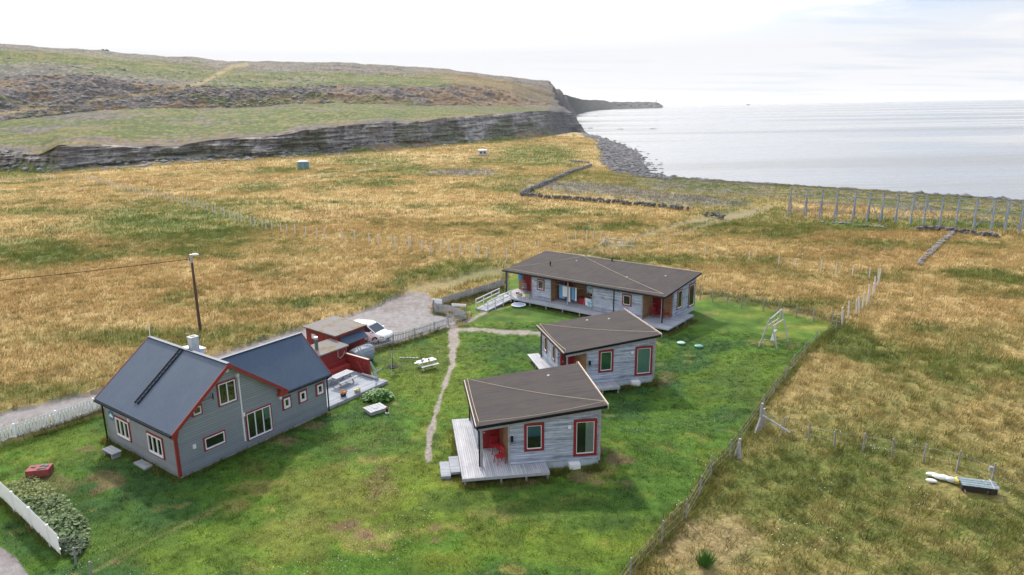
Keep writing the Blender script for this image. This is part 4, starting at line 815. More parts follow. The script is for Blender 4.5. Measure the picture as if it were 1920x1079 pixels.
MB().box(2.12, -.45, .38, 2.235, .45, .50).build('grille', M['carglass'], CAR); MB().box(2.236, -.26, .52, 2.25, .26, .62).build('number_plate', M['white'], CAR)

# ================================================================== fences
M['fencewhite'] = plain('fresh_white_fence_paint', (.90, .90, .90), .6, .04)
def polyline_w(pix, z=None): return [GT(*p) if z is None else G(*p, z) for p in pix]
def walk(P, step, off=0):
    out = []; d = off
    for a, b in zip(P[:-1], P[1:]):
        l = (b-a).length
        while d < l: out.append((a+(b-a)*(d/l), math.atan2(b.y-a.y, b.x-a.x))); d += step
        d -= l
    return out
def picket(name, label, P, h, m, gapw=(.17, .09), post=2.4, rail=True, slant=0, top=True, zoff=.06):
    o0 = P[0]; t = thing(name, label, 'fence', o0)
    for a, b in zip(P[:-1], P[1:]):
        mb = MB(); ln = (b-a).length; d = (b-a)/ln; nrm = Vector((-d.y, d.x, 0)); k = 0; x = 0.05
        while x < ln:
            c = a+d*x-o0; c.z = (a.z+(b.z-a.z)*x/ln)-o0.z; w = gapw[1]; hh = h*(1+random.uniform(-.05, .05)*(1 if m != 'fencewhite' else .15)); lean = random.uniform(-.03, .03) if m != 'fencewhite' else 0
            e = d*w/2; tp = d*lean
            q = [c-e+Vector((0, 0, zoff)), c+e+Vector((0, 0, zoff)), c+e+tp+Vector((0, 0, hh-.05)), c+tp+Vector((0, 0, hh)), c-e+tp+Vector((0, 0, hh-.05))]
            mb.prism(q, nrm*.022); x += gapw[0]
        for zr in (.28*h, .78*h): mb.bar(a-o0+nrm*.045+Vector((0, 0, zr)), b-o0+nrm*.045+Vector((0, 0, zr)), .04, .07)
        mb.build('picket_panel', M[m], t)
    mb = MB()
    for p, _ in walk(P, post, .15): q = p-o0; mb.box(q.x-.05, q.y-.05, q.z-.2, q.x+.05, q.y+.05, q.z+h+.03)
    each(mb, 'post', M[m], t); return t
picket('picket_fence', 'white picket fence running along the road to the grey house', [G(-60, 852), G(0, 837), G(100, 804), G(197, 771)], 1.15, 'fencewhite', (.20, .15))
picket('picket_fence', 'white picket fence in the bottom left corner, by the leafy plants', [G(-60, 880), G(2, 935), G(50, 980), G(114, 1043)], 1.15, 'fencewhite', (.13, .11))
picket('picket_fence', 'thin grey picket fence between the parked car and the lawn', [G(692, 659), G(760, 640), G(838, 614)], .95, 'lightgreywood', (.17, .05))
picket('picket_fence', 'short grey picket fence with a blue-ish gate post where the paths meet', [G(838, 609), G(875, 603)], 1.05, 'lightgreywood', (.15, .06))
picket('board_fence', 'weathered board fence leading from the gravel yard to the long building', [G(812, 584), G(850, 571), G(900, 556), G(945, 541)], 1.15, 'greywood', (.15, .11))
picket('board_fence', 'short weathered board fence returning toward the path crossing', [G(815, 586), G(843, 590), G(872, 602)], 1.0, 'lightgreywood', (.16, .10))
for (px, py, lb, w) in ((820, 583, 'white board hung on the left end of the weathered fence', 1.1), (861, 588, 'white board lying on top of the short return fence', 1.5)):
    t = thing('white_sign', lb, 'sign', G(px, py)+Vector((0, 0, 0)), -15); MB().box(-w/2, -.08, .75, w/2, -.03, 1.25 if w < 1.2 else 1.0).build('panel', M['white'], t); each(MB().box(-w/2+.05, -.028, 0, -w/2+.12, .04, 1.0).box(w/2-.12, -.028, 0, w/2-.05, .04, 1.0), 'post', M['greywood'], t)
def wire_fence(name, label, pts, h, r, m='postwood', wires=3, net=False, lean=.05, extra=None, square=False, mw='wire'):
    o0 = pts[0]; t = thing(name, label, 'fence', o0); mb = MB()
    tops = []
    for p in pts:
        q = p-o0; l = Vector((random.uniform(-lean, lean), random.uniform(-lean, lean), 0)); hh = h*random.uniform(.9, 1.08)
        mb.cyl(q-Vector((0, 0, .3)), q+l+Vector((0, 0, hh)), r, r*.9, 7); tops.append((q, hh))
    each(mb, 'post', M[m], t, smooth=False)
    mb = MB()
    for (a, ha), (b, hb) in zip(tops[:-1], tops[1:]):
        if (b-a).length > 12: continue
        for k in range(wires): f = (k+.7)/wires; mb.cyl(a+Vector((0, 0, ha*f*.95)), b+Vector((0, 0, hb*f*.95)), .006 if not net else .0045, n=3)
        if net:
            n = int((b-a).length/.35)
            for i in range(n): c = a+(b-a)*(i/n); mb.cyl(c+Vector((0, 0, .1)), c+Vector((0, 0, ha*.92)), .003, n=3)
    mb.build('wire', M[mw], t); return t
def interp_px(pix, n):
    W = [GT(*p) for p in pix]; out = []
    tot = [0]
    for a, b in zip(W[:-1], W[1:]): tot.append(tot[-1]+(b-a).length)
    for i in range(n):
        s = min(tot[-1], max(0, tot[-1]*(i+random.uniform(-.3, .3))/(n-1))); k = max(j for j in range(len(tot)) if tot[j] <= s+1e-6); k = min(k, len(W)-2); f = (s-tot[k])/(tot[k+1]-tot[k]); q = W[k]+(W[k+1]-W[k])*f; q.z = float(ground_z(q.x, q.y)[0]); out.append(q)
    return out
zo = lambda x, y, s=2.824, ox=1240, oy=380: (ox+x/s, oy+y/s)
wire_fence('post_fence', 'wooden post and wire fence along the far side of the lawn, behind the swing', [GT(*zo(x, y+12)) for x, y in ((205, 490), (270, 515), (347, 528), (422, 545), (537, 565), (617, 578), (712, 595), (805, 618), (903, 628), (960, 640))], 1.3, .055, net=False)
wire_fence('post_fence', 'netting fence on grey posts down the right edge of the lawn to the bottom', [GT(*p) for p in ((1567, 618), (1530, 642), (1508, 668), (1488, 690), (1472, 712), (1450, 740), (1430, 768), (1368, 858), (1333, 893), (1312, 930), (1287, 975), (1240, 1020), (1180, 1085), (1150, 1130))], 1.15, .045, net=True)
wire_fence('post_fence', 'leaning bleached wooden posts climbing away from the lawn corner into the field', [GT(*zo(x, y+8)) for x, y in ((960, 640), (990, 605), (1035, 585), (1050, 570), (1065, 555), (1085, 540), (1102, 512), (1118, 490), (1130, 465), (1138, 440), (1150, 420))], 1.55, .075, m='stake', wires=2, lean=.2)
wire_fence('post_fence', 'grey post and wire fence crossing the rough grass at the right', [GT(x, y) for x, y in ((1425, 800), (1467, 815), (1516, 825), (1564, 838), (1618, 845), (1673, 856), (1731, 865), (1793, 885), (1860, 905), (1930, 925))], 1.2, .055, wires=2, lean=.06)
wire_fence('post_fence', 'row of thin white stakes in the field behind the long building', [GT(*zo(x, y+6)) for x, y in ((30, 240), (90, 260), (160, 262), (235, 275), (465, 300), (620, 328), (708, 340), (845, 355), (925, 368), (1010, 382), (1100, 395), (1145, 405))], 1.3, .06, m='stake', wires=1)
wire_fence('post_fence', 'long fence of pale stakes running across the field from the left toward the long building', interp_px([(165, 338), (200, 347), (245, 361), (300, 371), (400, 400), (450, 415), (530, 437), (600, 447), (695, 456), (780, 468), (850, 478), (950, 490)], 72), 1.6, .10, m='stake', wires=1)
wire_fence('post_fence', 'row of pale stakes on the far left of the field, below the rock face', interp_px([(-40, 346), (60, 342), (165, 338)], 15), 1.6, .11, m='stake', wires=1)
wire_fence('post_fence', 'widely spaced thin stakes between the field fence and the broken gate', [GT(x, y) for x, y in ((735, 462), (770, 465), (827, 470), (885, 477), (965, 470), (1010, 468), (1064, 462), (1079, 458), (1100, 452), (1112, 452), (1126, 453))], 1.7, .065, m='stake', wires=1)
# braced fence corners
for (px, py, lb, lg) in ((1424, 806, 'large braced timber fence corner post with a long diagonal strut', 1), (1384, 858, 'smaller braced grey post leaning by the lawn fence', 0)):
    t = thing('corner_post', lb, 'fence post', GT(px, py), 0)
    hh = 1.75 if lg else 1.15
    MB().cyl((0, 0, -.2), (.05, .05, hh), .10, .08, 8).build('post', M['greywood'], t)
    if lg: MB().cyl((.35, .3, -.2), (.3, .25, 1.3), .08, .07, 8).build('post', M['greywood'], t); MB().bar((.05, 0, 1.0), (1.6, -.7, 0.1), .09).build('strut', M['lightgreywood'], t); MB().bar((0, 0, .8), (-.45, -.45, 0), .09).build('strut', M['greywood'], t)
    else: MB().cyl((.12, -.1, -.2), (.0, 0, .95), .07, .06, 8).build('strut', M['lightgreywood'], t); MB().cyl((-.2, .1, -.2), (0, 0, .9), .07, .06, 8).build('strut', M['greywood'], t)
for (px, py, lb) in ((142, 1058, 'pale green-grey stake at the end of the bottom left white fence'), (172, 1085, 'grey stake cut by the bottom edge near the lower left')):
    o = MB().cyl((0, 0, -.2), (.02, .02, .85), .05, .045, 8).build('stake', M['postwood']); o.location = G(px, py); tag(o, lb, 'stake')

# ================================================================== utility pole and line
UPb = G(376, 623); UP_ = thing('utility_pole', 'brown wooden utility pole with a white street lamp at its top', 'pole', UPb)
tp = Vector((.02, -.05, 7.35)); MB().cyl((0, 0, -.3), tp, .15, .10, 10).build('pole', M['darkbrown2'] if 'darkbrown2' in M else plain('tarred_pole_wood', (.10, .055, .04), .8, .3, 2), UP_)
MB().cyl(tp-Vector((0, 0, .7)), tp+Vector((0, 0, .08)), .125, .115, 10).build('metal_cap', M['metal'], UP_)
MB().bar(tp+Vector((0, 0, -.1)), tp+Vector((.35, -.25, .12)), .05).build('lamp_arm', M['metal'], UP_); MB().blob((tp.x+.55, tp.y-.4, tp.z+.14), .36, .2, .11, .02, 2).build('lamp_head', M['white'], UP_, True)
each(MB().cyl(tp+Vector((-.2, 0, -.5)), tp+Vector((-.2, 0, -.34)), .04).cyl(tp+Vector((-.45, .1, -.55)), tp+Vector((-.45, .1, -.4)), .04), 'insulator', M['black'], UP_)
MB().bar(tp+Vector((0, 0, -.52)), tp+Vector((-.55, .12, -.56)), .05).build('crossarm', M['metal'], UP_)
a = UPb+tp+Vector((-.4, .1, -.4)); b_ = Vector((-75, 52, 7.0)); mb = MB(); pts = [a+(b_-a)*(k/16)-Vector((0, 0, 1.1*math.sin(math.pi*k/16))) for k in range(17)]; mb.path(pts, .03, 5)
pl_ = mb.build('power_line', M['black']); tag(pl_, 'thin black power line sagging left from the utility pole', 'power line')

# ================================================================== swing, fire pan, small yard things
SW = thing('swing_frame', 'weathered A-frame wooden swing standing on the lawn near the far fence', 'swing', G(1452, 648), 0)
gA, gB, gC, gD = [G(x, y)-G(1452, 648) for x, y in ((1423, 650), (1457, 654), (1478, 641), (1448, 634))]
t1 = Vector(G(1446, 606, 1.7))-G(1452, 648); t1 = (gA+gB)/2+Vector((.1, .3, 2.5)); t2 = (gC+gD)/2+Vector((0, .2, 2.6))
each(MB().cyl(gA, t1, .06, .05, 7).cyl(gB, t1, .06, .05, 7).cyl(gC, t2, .06, .05, 7).cyl(gD, t2, .06, .05, 7), 'leg', M['lightgreywood'], SW)
MB().cyl(t1+Vector((-.1, -.3, 0)), t2+Vector((.1, .3, 0)), .06, .06, 7).build('top_beam', M['lightgreywood'], SW)
m1, m2 = t1*.72+gB*.28, t2*.72+gC*.28; MB().cyl(m1, m2, .045, n=6).build('side_beam', M['palewood'], SW); m3, m4 = t1*.72+gA*.28, t2*.72+gD*.28; MB().cyl(m3, m4, .045, n=6).build('side_beam', M['palewood'], SW)
MB().bar(gA*.75+t1*.25, gB*.75+t1*.25, .06).build('brace', M['greywood'], SW)
c1_, c2_ = t1*.6+t2*.4, t1*.35+t2*.65; mb = MB().path([c1_, c1_-Vector((0, 0, 1.5))], .012, 4).path([c2_, c2_-Vector((0, 0, 1.5))], .012, 4); each(mb, 'rope', M['rope'], SW); MB().bar(c1_-Vector((0, 0, 1.5)), c2_-Vector((0, 0, 1.5)), .2, .04).build('swing_seat', M['greywood'], SW)
o = MB().prism([(-.25, 0, 0), (.25, 0, 0), (.05, .02, .75), (-.05, .02, .75)], (0, .05, 0)).build('white_bag', M['white'], None); o.location = G(1450, 642)+Vector((0, 0, .15)); tag(o, 'small white cloth bag hanging at the near legs of the swing', 'bag')
FP = thing('fire_pan', 'black fire pan hanging from a thin tripod on the lawn', 'fire pan', G(737, 700))
hub = Vector((0, 0, 1.95))
for k in range(3): a = 2*math.pi*k/3+.5; MB().cyl((1.0*math.cos(a), .9*math.sin(a), 0), hub, .02, .02, 5).build('leg', M['metal'], FP)
MB().cyl(hub, (0, 0, .55), .022, n=6).build('chain', M['black'], FP); MB().cyl((0, 0, .42), (0, 0, .55), .25, .42, 16).build('pan', M['black'], FP); MB().blob((0, 0, 1.98), .09, .09, .07, .05).build('hub', M['black'], FP)
for i, (px, dy, lb) in enumerate(((1277, 643, 'round pale green manhole lid on the lawn, left of two'), (1310, 649, 'round dark green manhole lid on the lawn, right of two'))):
    t = thing('manhole_lid', lb, 'lid', G(px, dy+2), 0, 'green lids on the lawn'); MB().cyl((0, 0, -.1), (0, 0, .12), .36, .36, 20).build('collar', plain('green_plastic_rim', (.05, .16, .10), .5, .2), t); MB().cyl((0, 0, .121), (0, 0, .17), .34, .26, 20).build('lid', plain('green_plastic' if i else 'pale_green_plastic', (.07, .24, .16) if i else (.30, .45, .36), .5, .2), t)
WC = thing('well_cover', 'slatted grey wooden well cover on the lawn between the terrace and the path', 'cover', G(704, 771), 38)
MB().box(-.62, -.5, 0, .62, .5, .22).build('frame', M['greywood'], WC); mb = MB()
for k in range(6): mb.box(-.66+k*.225, -.55, .223, -.66+k*.225+.2, .55, .26)
mb.build('slats', M['lightgreywood'], WC); MB().box(-.15, -.2, .263, .12, .2, .28).build('hatch', M['tarp'], WC)
LN = thing('garden_lantern', 'small dark lantern on a pale stone beside the well cover', 'lantern', G(726, 776)); MB().blob((0, 0, .05), .16, .14, .1, .1).build('stone', M['concrete'], LN); MB().cyl((0, 0, .13), (0, 0, .40), .08, .08, 8).build('lamp_body', M['darkbrown'], LN); MB().cyl((0, 0, .403), (0, 0, .5), .11, .03, 8).build('lamp_cap', M['redtrim'], LN)
ST = thing('plank_bench', 'low grey plank bench at the left corner of the grey house', 'bench', G(211, 855), -36)
each(MB().box(-.62, -.28, .34, .62, -.10, .39).box(-.62, -.08, .34, .62, .10, .39).box(-.62, .12, .34, .62, .30, .39), 'slat', M['lightgreywood'], ST); each(MB().box(-.5, -.25, 0, -.4, .27, .337).box(.4, -.25, 0, .5, .27, .337), 'leg', M['greywood'], ST)
CV = thing('cellar_hatch', 'flat dark framed hatch in the grass by the eave wall of the grey house', 'hatch', G(269, 873), -36); MB().box(-.65, -.25, -.05, .65, .25, .1).build('frame', M['greywood'], CV); MB().box(-.56, -.17, .103, .56, .17, .12).build('lid', M['tarp'], CV)
CR = thing('red_crate', 'small weathered red box with grey stones on top, on the grass at the left', 'crate', G(76, 890), 12)
MB().box(-.6, -.38, .02, .6, .38, .45).build('box', plain('faded_red_boards', (.24, .05, .05), .8, .4, 5), CR); mb = MB()
for k in range(7): mb.blob((random.uniform(-.4, .4), random.uniform(-.25, .25), .47), .14, .1, .05)
mb.build('stones', M['rock'], CR)
o = MB()
for k in range(6): o.blob((k*.27-.7+random.uniform(-.05, .05), random.uniform(-.08, .08), .04), .13, .08, .06)
o = o.build('hearth_stones', M['concrete']); o.location = G(768, 672); tag(o, 'short row of pale stones in the lawn beyond the fire pan', 'stones')
M['leafdark'] = plain('dark_green_leaf', (.04, .07, .028), .7, .4, 2)
M['leafyel'] = plain('yellow_green_leaf', (.16, .19, .05), .7, .4, 2)
# big leaved plant
def leafplant(name, label, loc, rx, ry, h, n, m, size):
    t = thing(name, label, 'plant', loc); mb = MB()
    for i in range(n):
        a = random.uniform(0, 2*math.pi); r = math.sqrt(random.random()); x, y = rx*r*math.cos(a), ry*r*math.sin(a); z = h*(1-.7*r*r)*random.uniform(.35, 1.05); s = size*random.uniform(.6, 1.3)
        d = Vector((math.cos(a), math.sin(a), random.uniform(-.5, .4))).normalized(); sd = Vector((-math.sin(a), math.cos(a), random.uniform(-.4, .4)))*s*.45; c = Vector((x, y, z))
        mb.add([c-d*s*.5, c-sd+Vector((0, 0, .05*s)), c+d*s*.55-Vector((0, 0, .12*s)), c+sd+Vector((0, 0, .05*s))], [(0, 1, 2, 3)])
    
    for i in range(max(5, n//12)): a = random.uniform(0, 6.28); r = random.uniform(0, .7); mb.cyl((rx*r*.4*math.cos(a), ry*r*.4*math.sin(a), 0), (rx*r*math.cos(a), ry*r*math.sin(a), h*.7), .015, .008, 4)
    mb.build('foliage', M[m], t); return t
leafplant('rhubarb_plant', 'big bright green leafy rhubarb clump at the front of the terrace', G(709, 748), 1.15, .8, .75, 420, 'leaf', .26)
VP = [(14, 912), (58, 896), (104, 922), (140, 955), (168, 990), (160, 1030), (140, 1052), (118, 1036), (80, 992), (42, 948)]
VW = [G(*p) for p in VP]
for i, (lo_, hi_, lb, mt, sz) in enumerate(((.0, .30, 'yellow-green leafy plants nearest the red box', 'leafyel', .13), (.27, .55, 'grey-green leafy plants in the middle of the bed by the white fence', 'leafpale', .16), (.52, .8, 'broad leafed plants lower down the bed by the white fence', 'leafpale', .19), (.77, 1.0, 'dark leafy plants at the lower end of the white fence', 'leafdark', .15))):
    y0_, y1_ = 896+156*lo_, 896+156*hi_; o0 = G(60+70*lo_, (y0_+y1_)/2); t = thing('leafy_plant', lb, 'plant', o0); mb = MB(); k = 0
    while k < 620:
        px, py = random.uniform(10, 172), random.uniform(y0_-3, y1_+3)
        if not in_poly(np.array([px+random.gauss(0, 3)]), np.array([py+random.gauss(0, 2)]), VP)[0]: continue
        k += 1; q = G(px, py)-o0; hz = .06+.32*float(fbm(np.array([q.x]), np.array([q.y]), .9, 2, 600+i)[0]); a = random.uniform(0, 6.28); s_ = sz*random.uniform(.5, 1.5)
        d = Vector((math.cos(a), math.sin(a), random.uniform(-.7, .5))).normalized(); sd = Vector((-math.sin(a), math.cos(a), random.uniform(-.6, .6)))*s_*.42; c = Vector((q.x, q.y, hz*random.uniform(.4, 1.1)))
        mb.add([c-d*s_*.5, c-sd+Vector((0, 0, .05*s_)), c+d*s_*.55-Vector((0, 0, .12*s_)), c+sd+Vector((0, 0, .05*s_))], [(0, 1, 2, 3)])
        if k % 12 == 0: mb.cyl((q.x, q.y, 0), (q.x, q.y, hz), .015, .008, 4)
    mb.build('foliage', M[mt], t)
t = thing('green_tussock', 'single bright green tussock in the pale grass near the bottom edge', 'plant', GT(1322, 1058)); mb = MB()
for k in range(240):
    a = random.uniform(0, 6.28); r = random.uniform(0, .3); h_ = random.uniform(.35, .8); w_ = .03; bx, by = r*math.cos(a), r*math.sin(a); q = random.uniform(0, 3.14); wx, wy = w_*math.cos(q), w_*math.sin(q)
    mb.add([(bx-wx, by-wy, 0), (bx+wx, by+wy, 0), (bx*1.9+random.gauss(0, .08), by*1.9+random.gauss(0, .08), h_*(1-.8*r))], [(0, 1, 2)])
mb.build('blades', M['leaf'], t)
# plank pile with sheets and sacks at the right
PP = thing('plank_stack', 'stack of weathered blue-green planks on a dark timber base in the rough grass', 'plank stack', GT(1832, 918), -18); PP.scale = (.66, .66, .66)
MB().box(-1.2, -.5, 0, 1.2, .5, .45).build('base', M['darkbrown'], PP)
for k in range(7): y = -.62+k*.19; MB().prism([(-1.25+random.uniform(-.1, .1), y, .50+.03*(k % 2)), (1.3+random.uniform(-.12, .12), y+random.uniform(-.03, .03), .50+.03*(k % 2)), (1.3, y+.16, .5), (-1.25, y+.16, .5)], (0, 0, .05)).build('plank', plain('mint_grey_plank', (.19, .25, .28), .85, .4, 4) if k == 0 else bpy.data.materials['mint_grey_plank'], PP)
each(MB().bar((-1.0, -.75, .0), (-1.05, .6, .62), .06).bar((.9, -.72, .58), (.95, .7, .66), .08), 'batten', M['greywood'], PP)
SP = thing('bird_post', 'short stake topped with a dark pot, behind the plank stack', 'stake', GT(1855, 899)); SP.scale = (.62, .62, .62); MB().cyl((0, 0, 0), (0, 0, .9), .035, n=6).build('stake', M['metal'], SP); MB().cyl((0, 0, .903), (0, 0, 1.2), .20, .16, 10).build('pot', M['tarp'], SP)
for (px, py, rx, ry, rz, mt, lb) in ((1748, 893, .32, .14, .12, 'white', 'small white sack at the left end of the row of sacks'), (1766, 899, .45, .18, .15, 'white', 'long white sack lying next to the yellow-ended sack'), (1784, 904, .3, .2, .16, 'concrete', 'pale grey sack between the white sack and the plank stack'), (1746, 904, .28, .14, .1, 'white', 'smallest white scrap lying in front of the sacks')):
    o = MB().blob((0, 0, rz*.8), rx, ry, rz, .05, 2).build('sack', M[mt]); o.location = GT(px, py); o.rotation_euler = (0, 0, R(-22)); tag(o, lb, 'sack', 'sacks beside the plank stack')
o = MB().blob((0, 0, .17), .2, .3, .19, .05, 2).build('yellow_sack', plain('yellow_plastic', (.55, .42, .03), .5, .1)); o.location = GT(1797, 907); tag(o, 'yellow sack against the left side of the plank stack', 'sack')

# ================================================================== things on the porches
def chair(label, loc, deg, m, group):
    t = thing('garden_chair', label, 'chair', loc, deg, group)
    MB().box(-.22, -.22, .43, .22, .22, .47).build('seat', M[m], t)
    mb = MB().box(-.22, .2, .62, .22, .24, .68).box(-.22, .2, .86, .22, .24, .92)
    for k in range(5): mb.box(-.2+k*.09, .205, .47, -.16+k*.09, .235, .9)
    mb.build('backrest', M[m], t)
    each(MB().bar((-.2, -.2, .43), (-.24, -.24, 0), .035).bar((.2, -.2, .43), (.24, -.24, 0), .035).bar((-.2, .2, .9), (-.24, .26, 0), .035).bar((.2, .2, .9), (.24, .26, 0), .035), 'leg', M[m], t)
    return t
def bistro(label, loc, m, group):
    t = thing('bistro_table', label, 'table', loc, 0, group); MB().cyl((0, 0, .68), (0, 0, .71), .3, n=18).build('tabletop', M[m], t); each(MB().bar((-.2, -.2, 0), (.15, .15, .68), .03).bar((.2, -.2, 0), (-.15, .15, .68), .03).bar((0, .25, 0), (0, -.1, .68), .03), 'leg', M[m], t); return t
def LF(P0, deg, x, y, z=.452): a = R(deg); return Vector((P0.x+x*math.cos(a)-y*math.sin(a), P0.y+x*math.sin(a)+y*math.cos(a), z))
g = 'red garden chairs on the porches'
chair('red chair at the front of the nearest cabin porch', LF(C1P, C1H, 1.05, .25), C1H-70, 'red', g); chair('red chair at the back of the nearest cabin porch', LF(C1P, C1H, .95, 1.55), C1H+10, 'red', g); bistro('small red table on the porch of the nearest cabin', LF(C1P, C1H, 1.15, .95), 'red', 'red porch tables')
chair('red chair on the porch of the middle cabin', LF(C2P, C2H, 1.15, .55), C2H-70, 'red', g)
chair('red chair left of the red table on the right porch of the long building', LF(LP, LH, 16.7, 1.2), LH+60, 'red', g); chair('red chair nearest the right corner post of the long building', LF(LP, LH, 17.8, 1.5), LH-60, 'red', g); bistro('small red table on the right porch of the long building', LF(LP, LH, 17.25, 1.5), 'red', 'red porch tables')
chair('grey chair at the left on the left porch of the long building', LF(LP, LH, 1.1, 1.5), LH+20, 'lightgreywood', 'grey porch chairs'); chair('grey chair at the right on the left porch of the long building', LF(LP, LH, 2.7, 1.2), LH-50, 'lightgreywood', 'grey porch chairs')
def towel(name, label, x, y, z, w, h, m, skew=0):
    t = MB(); n = 8; v = []
    for i in range(n+1):
        xx = x+w*i/n; yy = y+.03*math.sin(i*2.1); v += [(xx, yy, z), (xx+skew, yy+.02, z-h*(1+.04*math.sin(i*3)))]
    f = [(2*i, 2*i+2, 2*i+3, 2*i+1) for i in range(n)]; t.add(v, f); o = t.build(name, M[m]); o.location = LP; o.rotation_euler = (0, 0, R(LH)); so = o.modifiers.new('thick', 'SOLIDIFY'); so.thickness = .02; return tag(o, label, 'towel', 'towels drying on the long building')
towel('towel', 'leftmost light blue towel on the line, behind the white ones', 6.2, .75, 2.2, .75, 1.45, 'clothblue')
towel('towel', 'first white towel on the line, partly over the blue one', 6.75, .55, 2.15, .55, 1.1, 'clothwhite')
towel('towel', 'longest white towel on the line, left of the porch post', 7.32, .5, 2.15, .42, 1.55, 'clothwhite')
towel('towel', 'deep blue towel on the line, right of the porch post', 7.85, .5, 2.2, .38, 1.35, 'clothblue')
towel('towel', 'narrow white towel at the right end of the line', 8.28, .5, 2.2, .2, 1.4, 'clothwhite')
towel('towel', 'blue and white patterned towel hanging before the inner window', 9.0, 1.6, 2.75, .85, 1.2, 'clothmix')
towel('towel', 'white towel over the drying rack on the deck', 9.5, .5, 1.35, .3, .8, 'clothwhite'); towel('towel', 'pale blue and white towel over the drying rack, at its right end', 9.82, .45, 1.3, .75, .8, 'clothmix')
RK = thing('clothes_rack', 'low clothes drying rack on the deck of the long building', 'drying rack', LF(LP, LH, 9.45, .47), LH); MB().path([(0, 0, .91), (1.15, 0, .86)], .015, 5).build('rail', M['metal'], RK); each(MB().cyl((.02, -.25, 0), (.02, 0, .9), .012, n=5).cyl((.02, .25, 0), (.02, 0, .9), .012, n=5).cyl((1.13, -.25, 0), (1.13, 0, .86), .012, n=5).cyl((1.13, .25, 0), (1.13, 0, .86), .012, n=5), 'leg', M['metal'], RK)
CL = MB().path([(5.75, .5, 2.22), (8.6, .5, 2.2), (10.5, .5, 2.23)], .012, 5).build('clothes_line', M['rope']); CL.location = LP; CL.rotation_euler = (0, 0, R(LH)); tag(CL, 'washing line strung across the middle porch of the long building', 'line')
RB = thing('red_chest', 'red storage chest on the middle porch, below the inner window', 'chest', LF(LP, LH, 8.9, 1.2), LH); MB().box(-.4, -.3, 0, .4, .3, .62).build('box', M['red'], RB); MB().box(-.43, -.33, .623, .43, .33, .69).build('lid', M['reddoor'], RB)
JK = MB().blob((0, 0, 0), .3, .12, .5, .15, 2).build('blue_jacket', M['clothblue']); JK.location = LF(LP, LH, .35, 1.95, 1.95); tag(JK, 'blue jacket hanging on the wall of the left porch', 'jacket')
for i, (x, y, c, lb) in enumerate(((1.05+.75, -.55, (.30, .02, .06), 'pot of dark red flowers beside the top of the ramp'), (2.3, -.75, (.35, .36, .05), 'pot of yellow-green flowers on the deck near the ramp'), (3.2, -.7, (.42, .48, .08), 'pot of lime coloured flowers further right on the deck edge'))):
    t = thing('flower_pot', lb, 'flower pot', LF(LP, LH, x, y), 0, 'flower pots on the long deck'); MB().cyl((0, 0, 0), (0, 0, .28), .14, .2, 10).build('pot', M['white'] if i == 0 else M['concrete'], t); mb = MB()
    for k in range(16): mb.blob((random.uniform(-.2, .2), random.uniform(-.2, .2), .36+random.uniform(-.05, .14)), .07, .07, .06)
    mb.build('flowers', plain('petal', c, .8, .35, 7), t)
SL = thing('toy_pool', 'small pale blue plastic toy pool with a white rim on the grass before the deck', 'toy pool', LF(LP, LH, 3.1, -2.1, 0), LH-8)
mb = MB(); n_ = 18; mb.cyl((0, 0, .0), (0, 0, .12), .62, .7, n_); mb.build('pool', plain('pale_blue_plastic', (.35, .44, .62), .5, .1), SL)
mb = MB(); mb.path([(.72*math.cos(2*math.pi*k/n_), .72*math.sin(2*math.pi*k/n_), .14) for k in range(n_+1)], .05, 6); mb.build('rim', M['white'], SL)

# ================================================================== fish drying rack
fz = [(145, 288), (265, 300), (380, 308), (495, 314), (630, 322), (738, 332), (840, 335), (950, 345), (1065, 355), (1163, 360), (1285, 366), (1405, 374), (1540, 388), (1673, 397), (1775, 405), (1890, 415), (2010, 424), (2130, 432)]
DR = thing('fish_drying_rack', 'long bleached wooden fish drying rack of crossed poles standing by the shore', 'drying rack', GT(1440+145/4, 330+288/4+2))
o0 = DR.location.copy(); FB = [GT(1440+x/4, 330+y/4+3)-o0 for x, y in fz]
dirv = (FB[-1]-FB[0]).normalized(); nrm = Vector((-dirv.y, dirv.x, 0)); 
if nrm.y < 0: nrm = -nrm
TOP = []; BK = []
for q in FB:
    d = 3.4; zt = 4.7; bkp = q+nrm*d; wx = bkp+o0; bkp.z = float(ground_z(wx.x, wx.y)[0])-o0.z; BK.append(bkp)
    t_ = q+nrm*1.55; t_.z = q.z+zt+random.uniform(-.1, .1); TOP.append(t_)
    jj = random.uniform(-.1, .1)
    tr = MB().cyl(q-Vector((0, 0, .3)), t_+(t_-q)*.05+dirv*.06, .15, .11, 7).cyl(bkp-Vector((0, 0, .3)), t_+(t_-bkp)*.05-dirv*.06, .11, .08, 7)
    each(tr, 'rack_pole', M['bluepole'], DR)
for f in (.22, .55, .82):
    mb = MB(); mc = MB()
    for i in range(len(FB)-1):
        a, b2 = FB[i]*(1-f)+TOP[i]*f, FB[i+1]*(1-f)+TOP[i+1]*f; mb.cyl(a, b2, .038, n=5); a, b2 = BK[i]*(1-f)+TOP[i]*f, BK[i+1]*(1-f)+TOP[i+1]*f; mc.cyl(a, b2, .038, n=5)
    mb.build('rail', M['bluepole'], DR); mc.build('rail', M['bluepole'], DR)
mb = MB()
for i in range(len(TOP)-1): mb.cyl(TOP[i], TOP[i+1], .045, n=5)
mb.build('top_rail', M['bluepole'], DR)
for i in (3, 5, 7, 9, 12, 14): 
    if i+1 < len(FB):
        s_ = 1 if i in (3, 7, 12) else -1; a = FB[i] if s_ > 0 else FB[i+1]; b2 = BK[i+1]*.2+TOP[i+1]*.8 if s_ > 0 else BK[i]*.2+TOP[i]*.8; MB().cyl(a, b2, .06, n=5).build('diagonal_brace', M['bluepole'], DR)
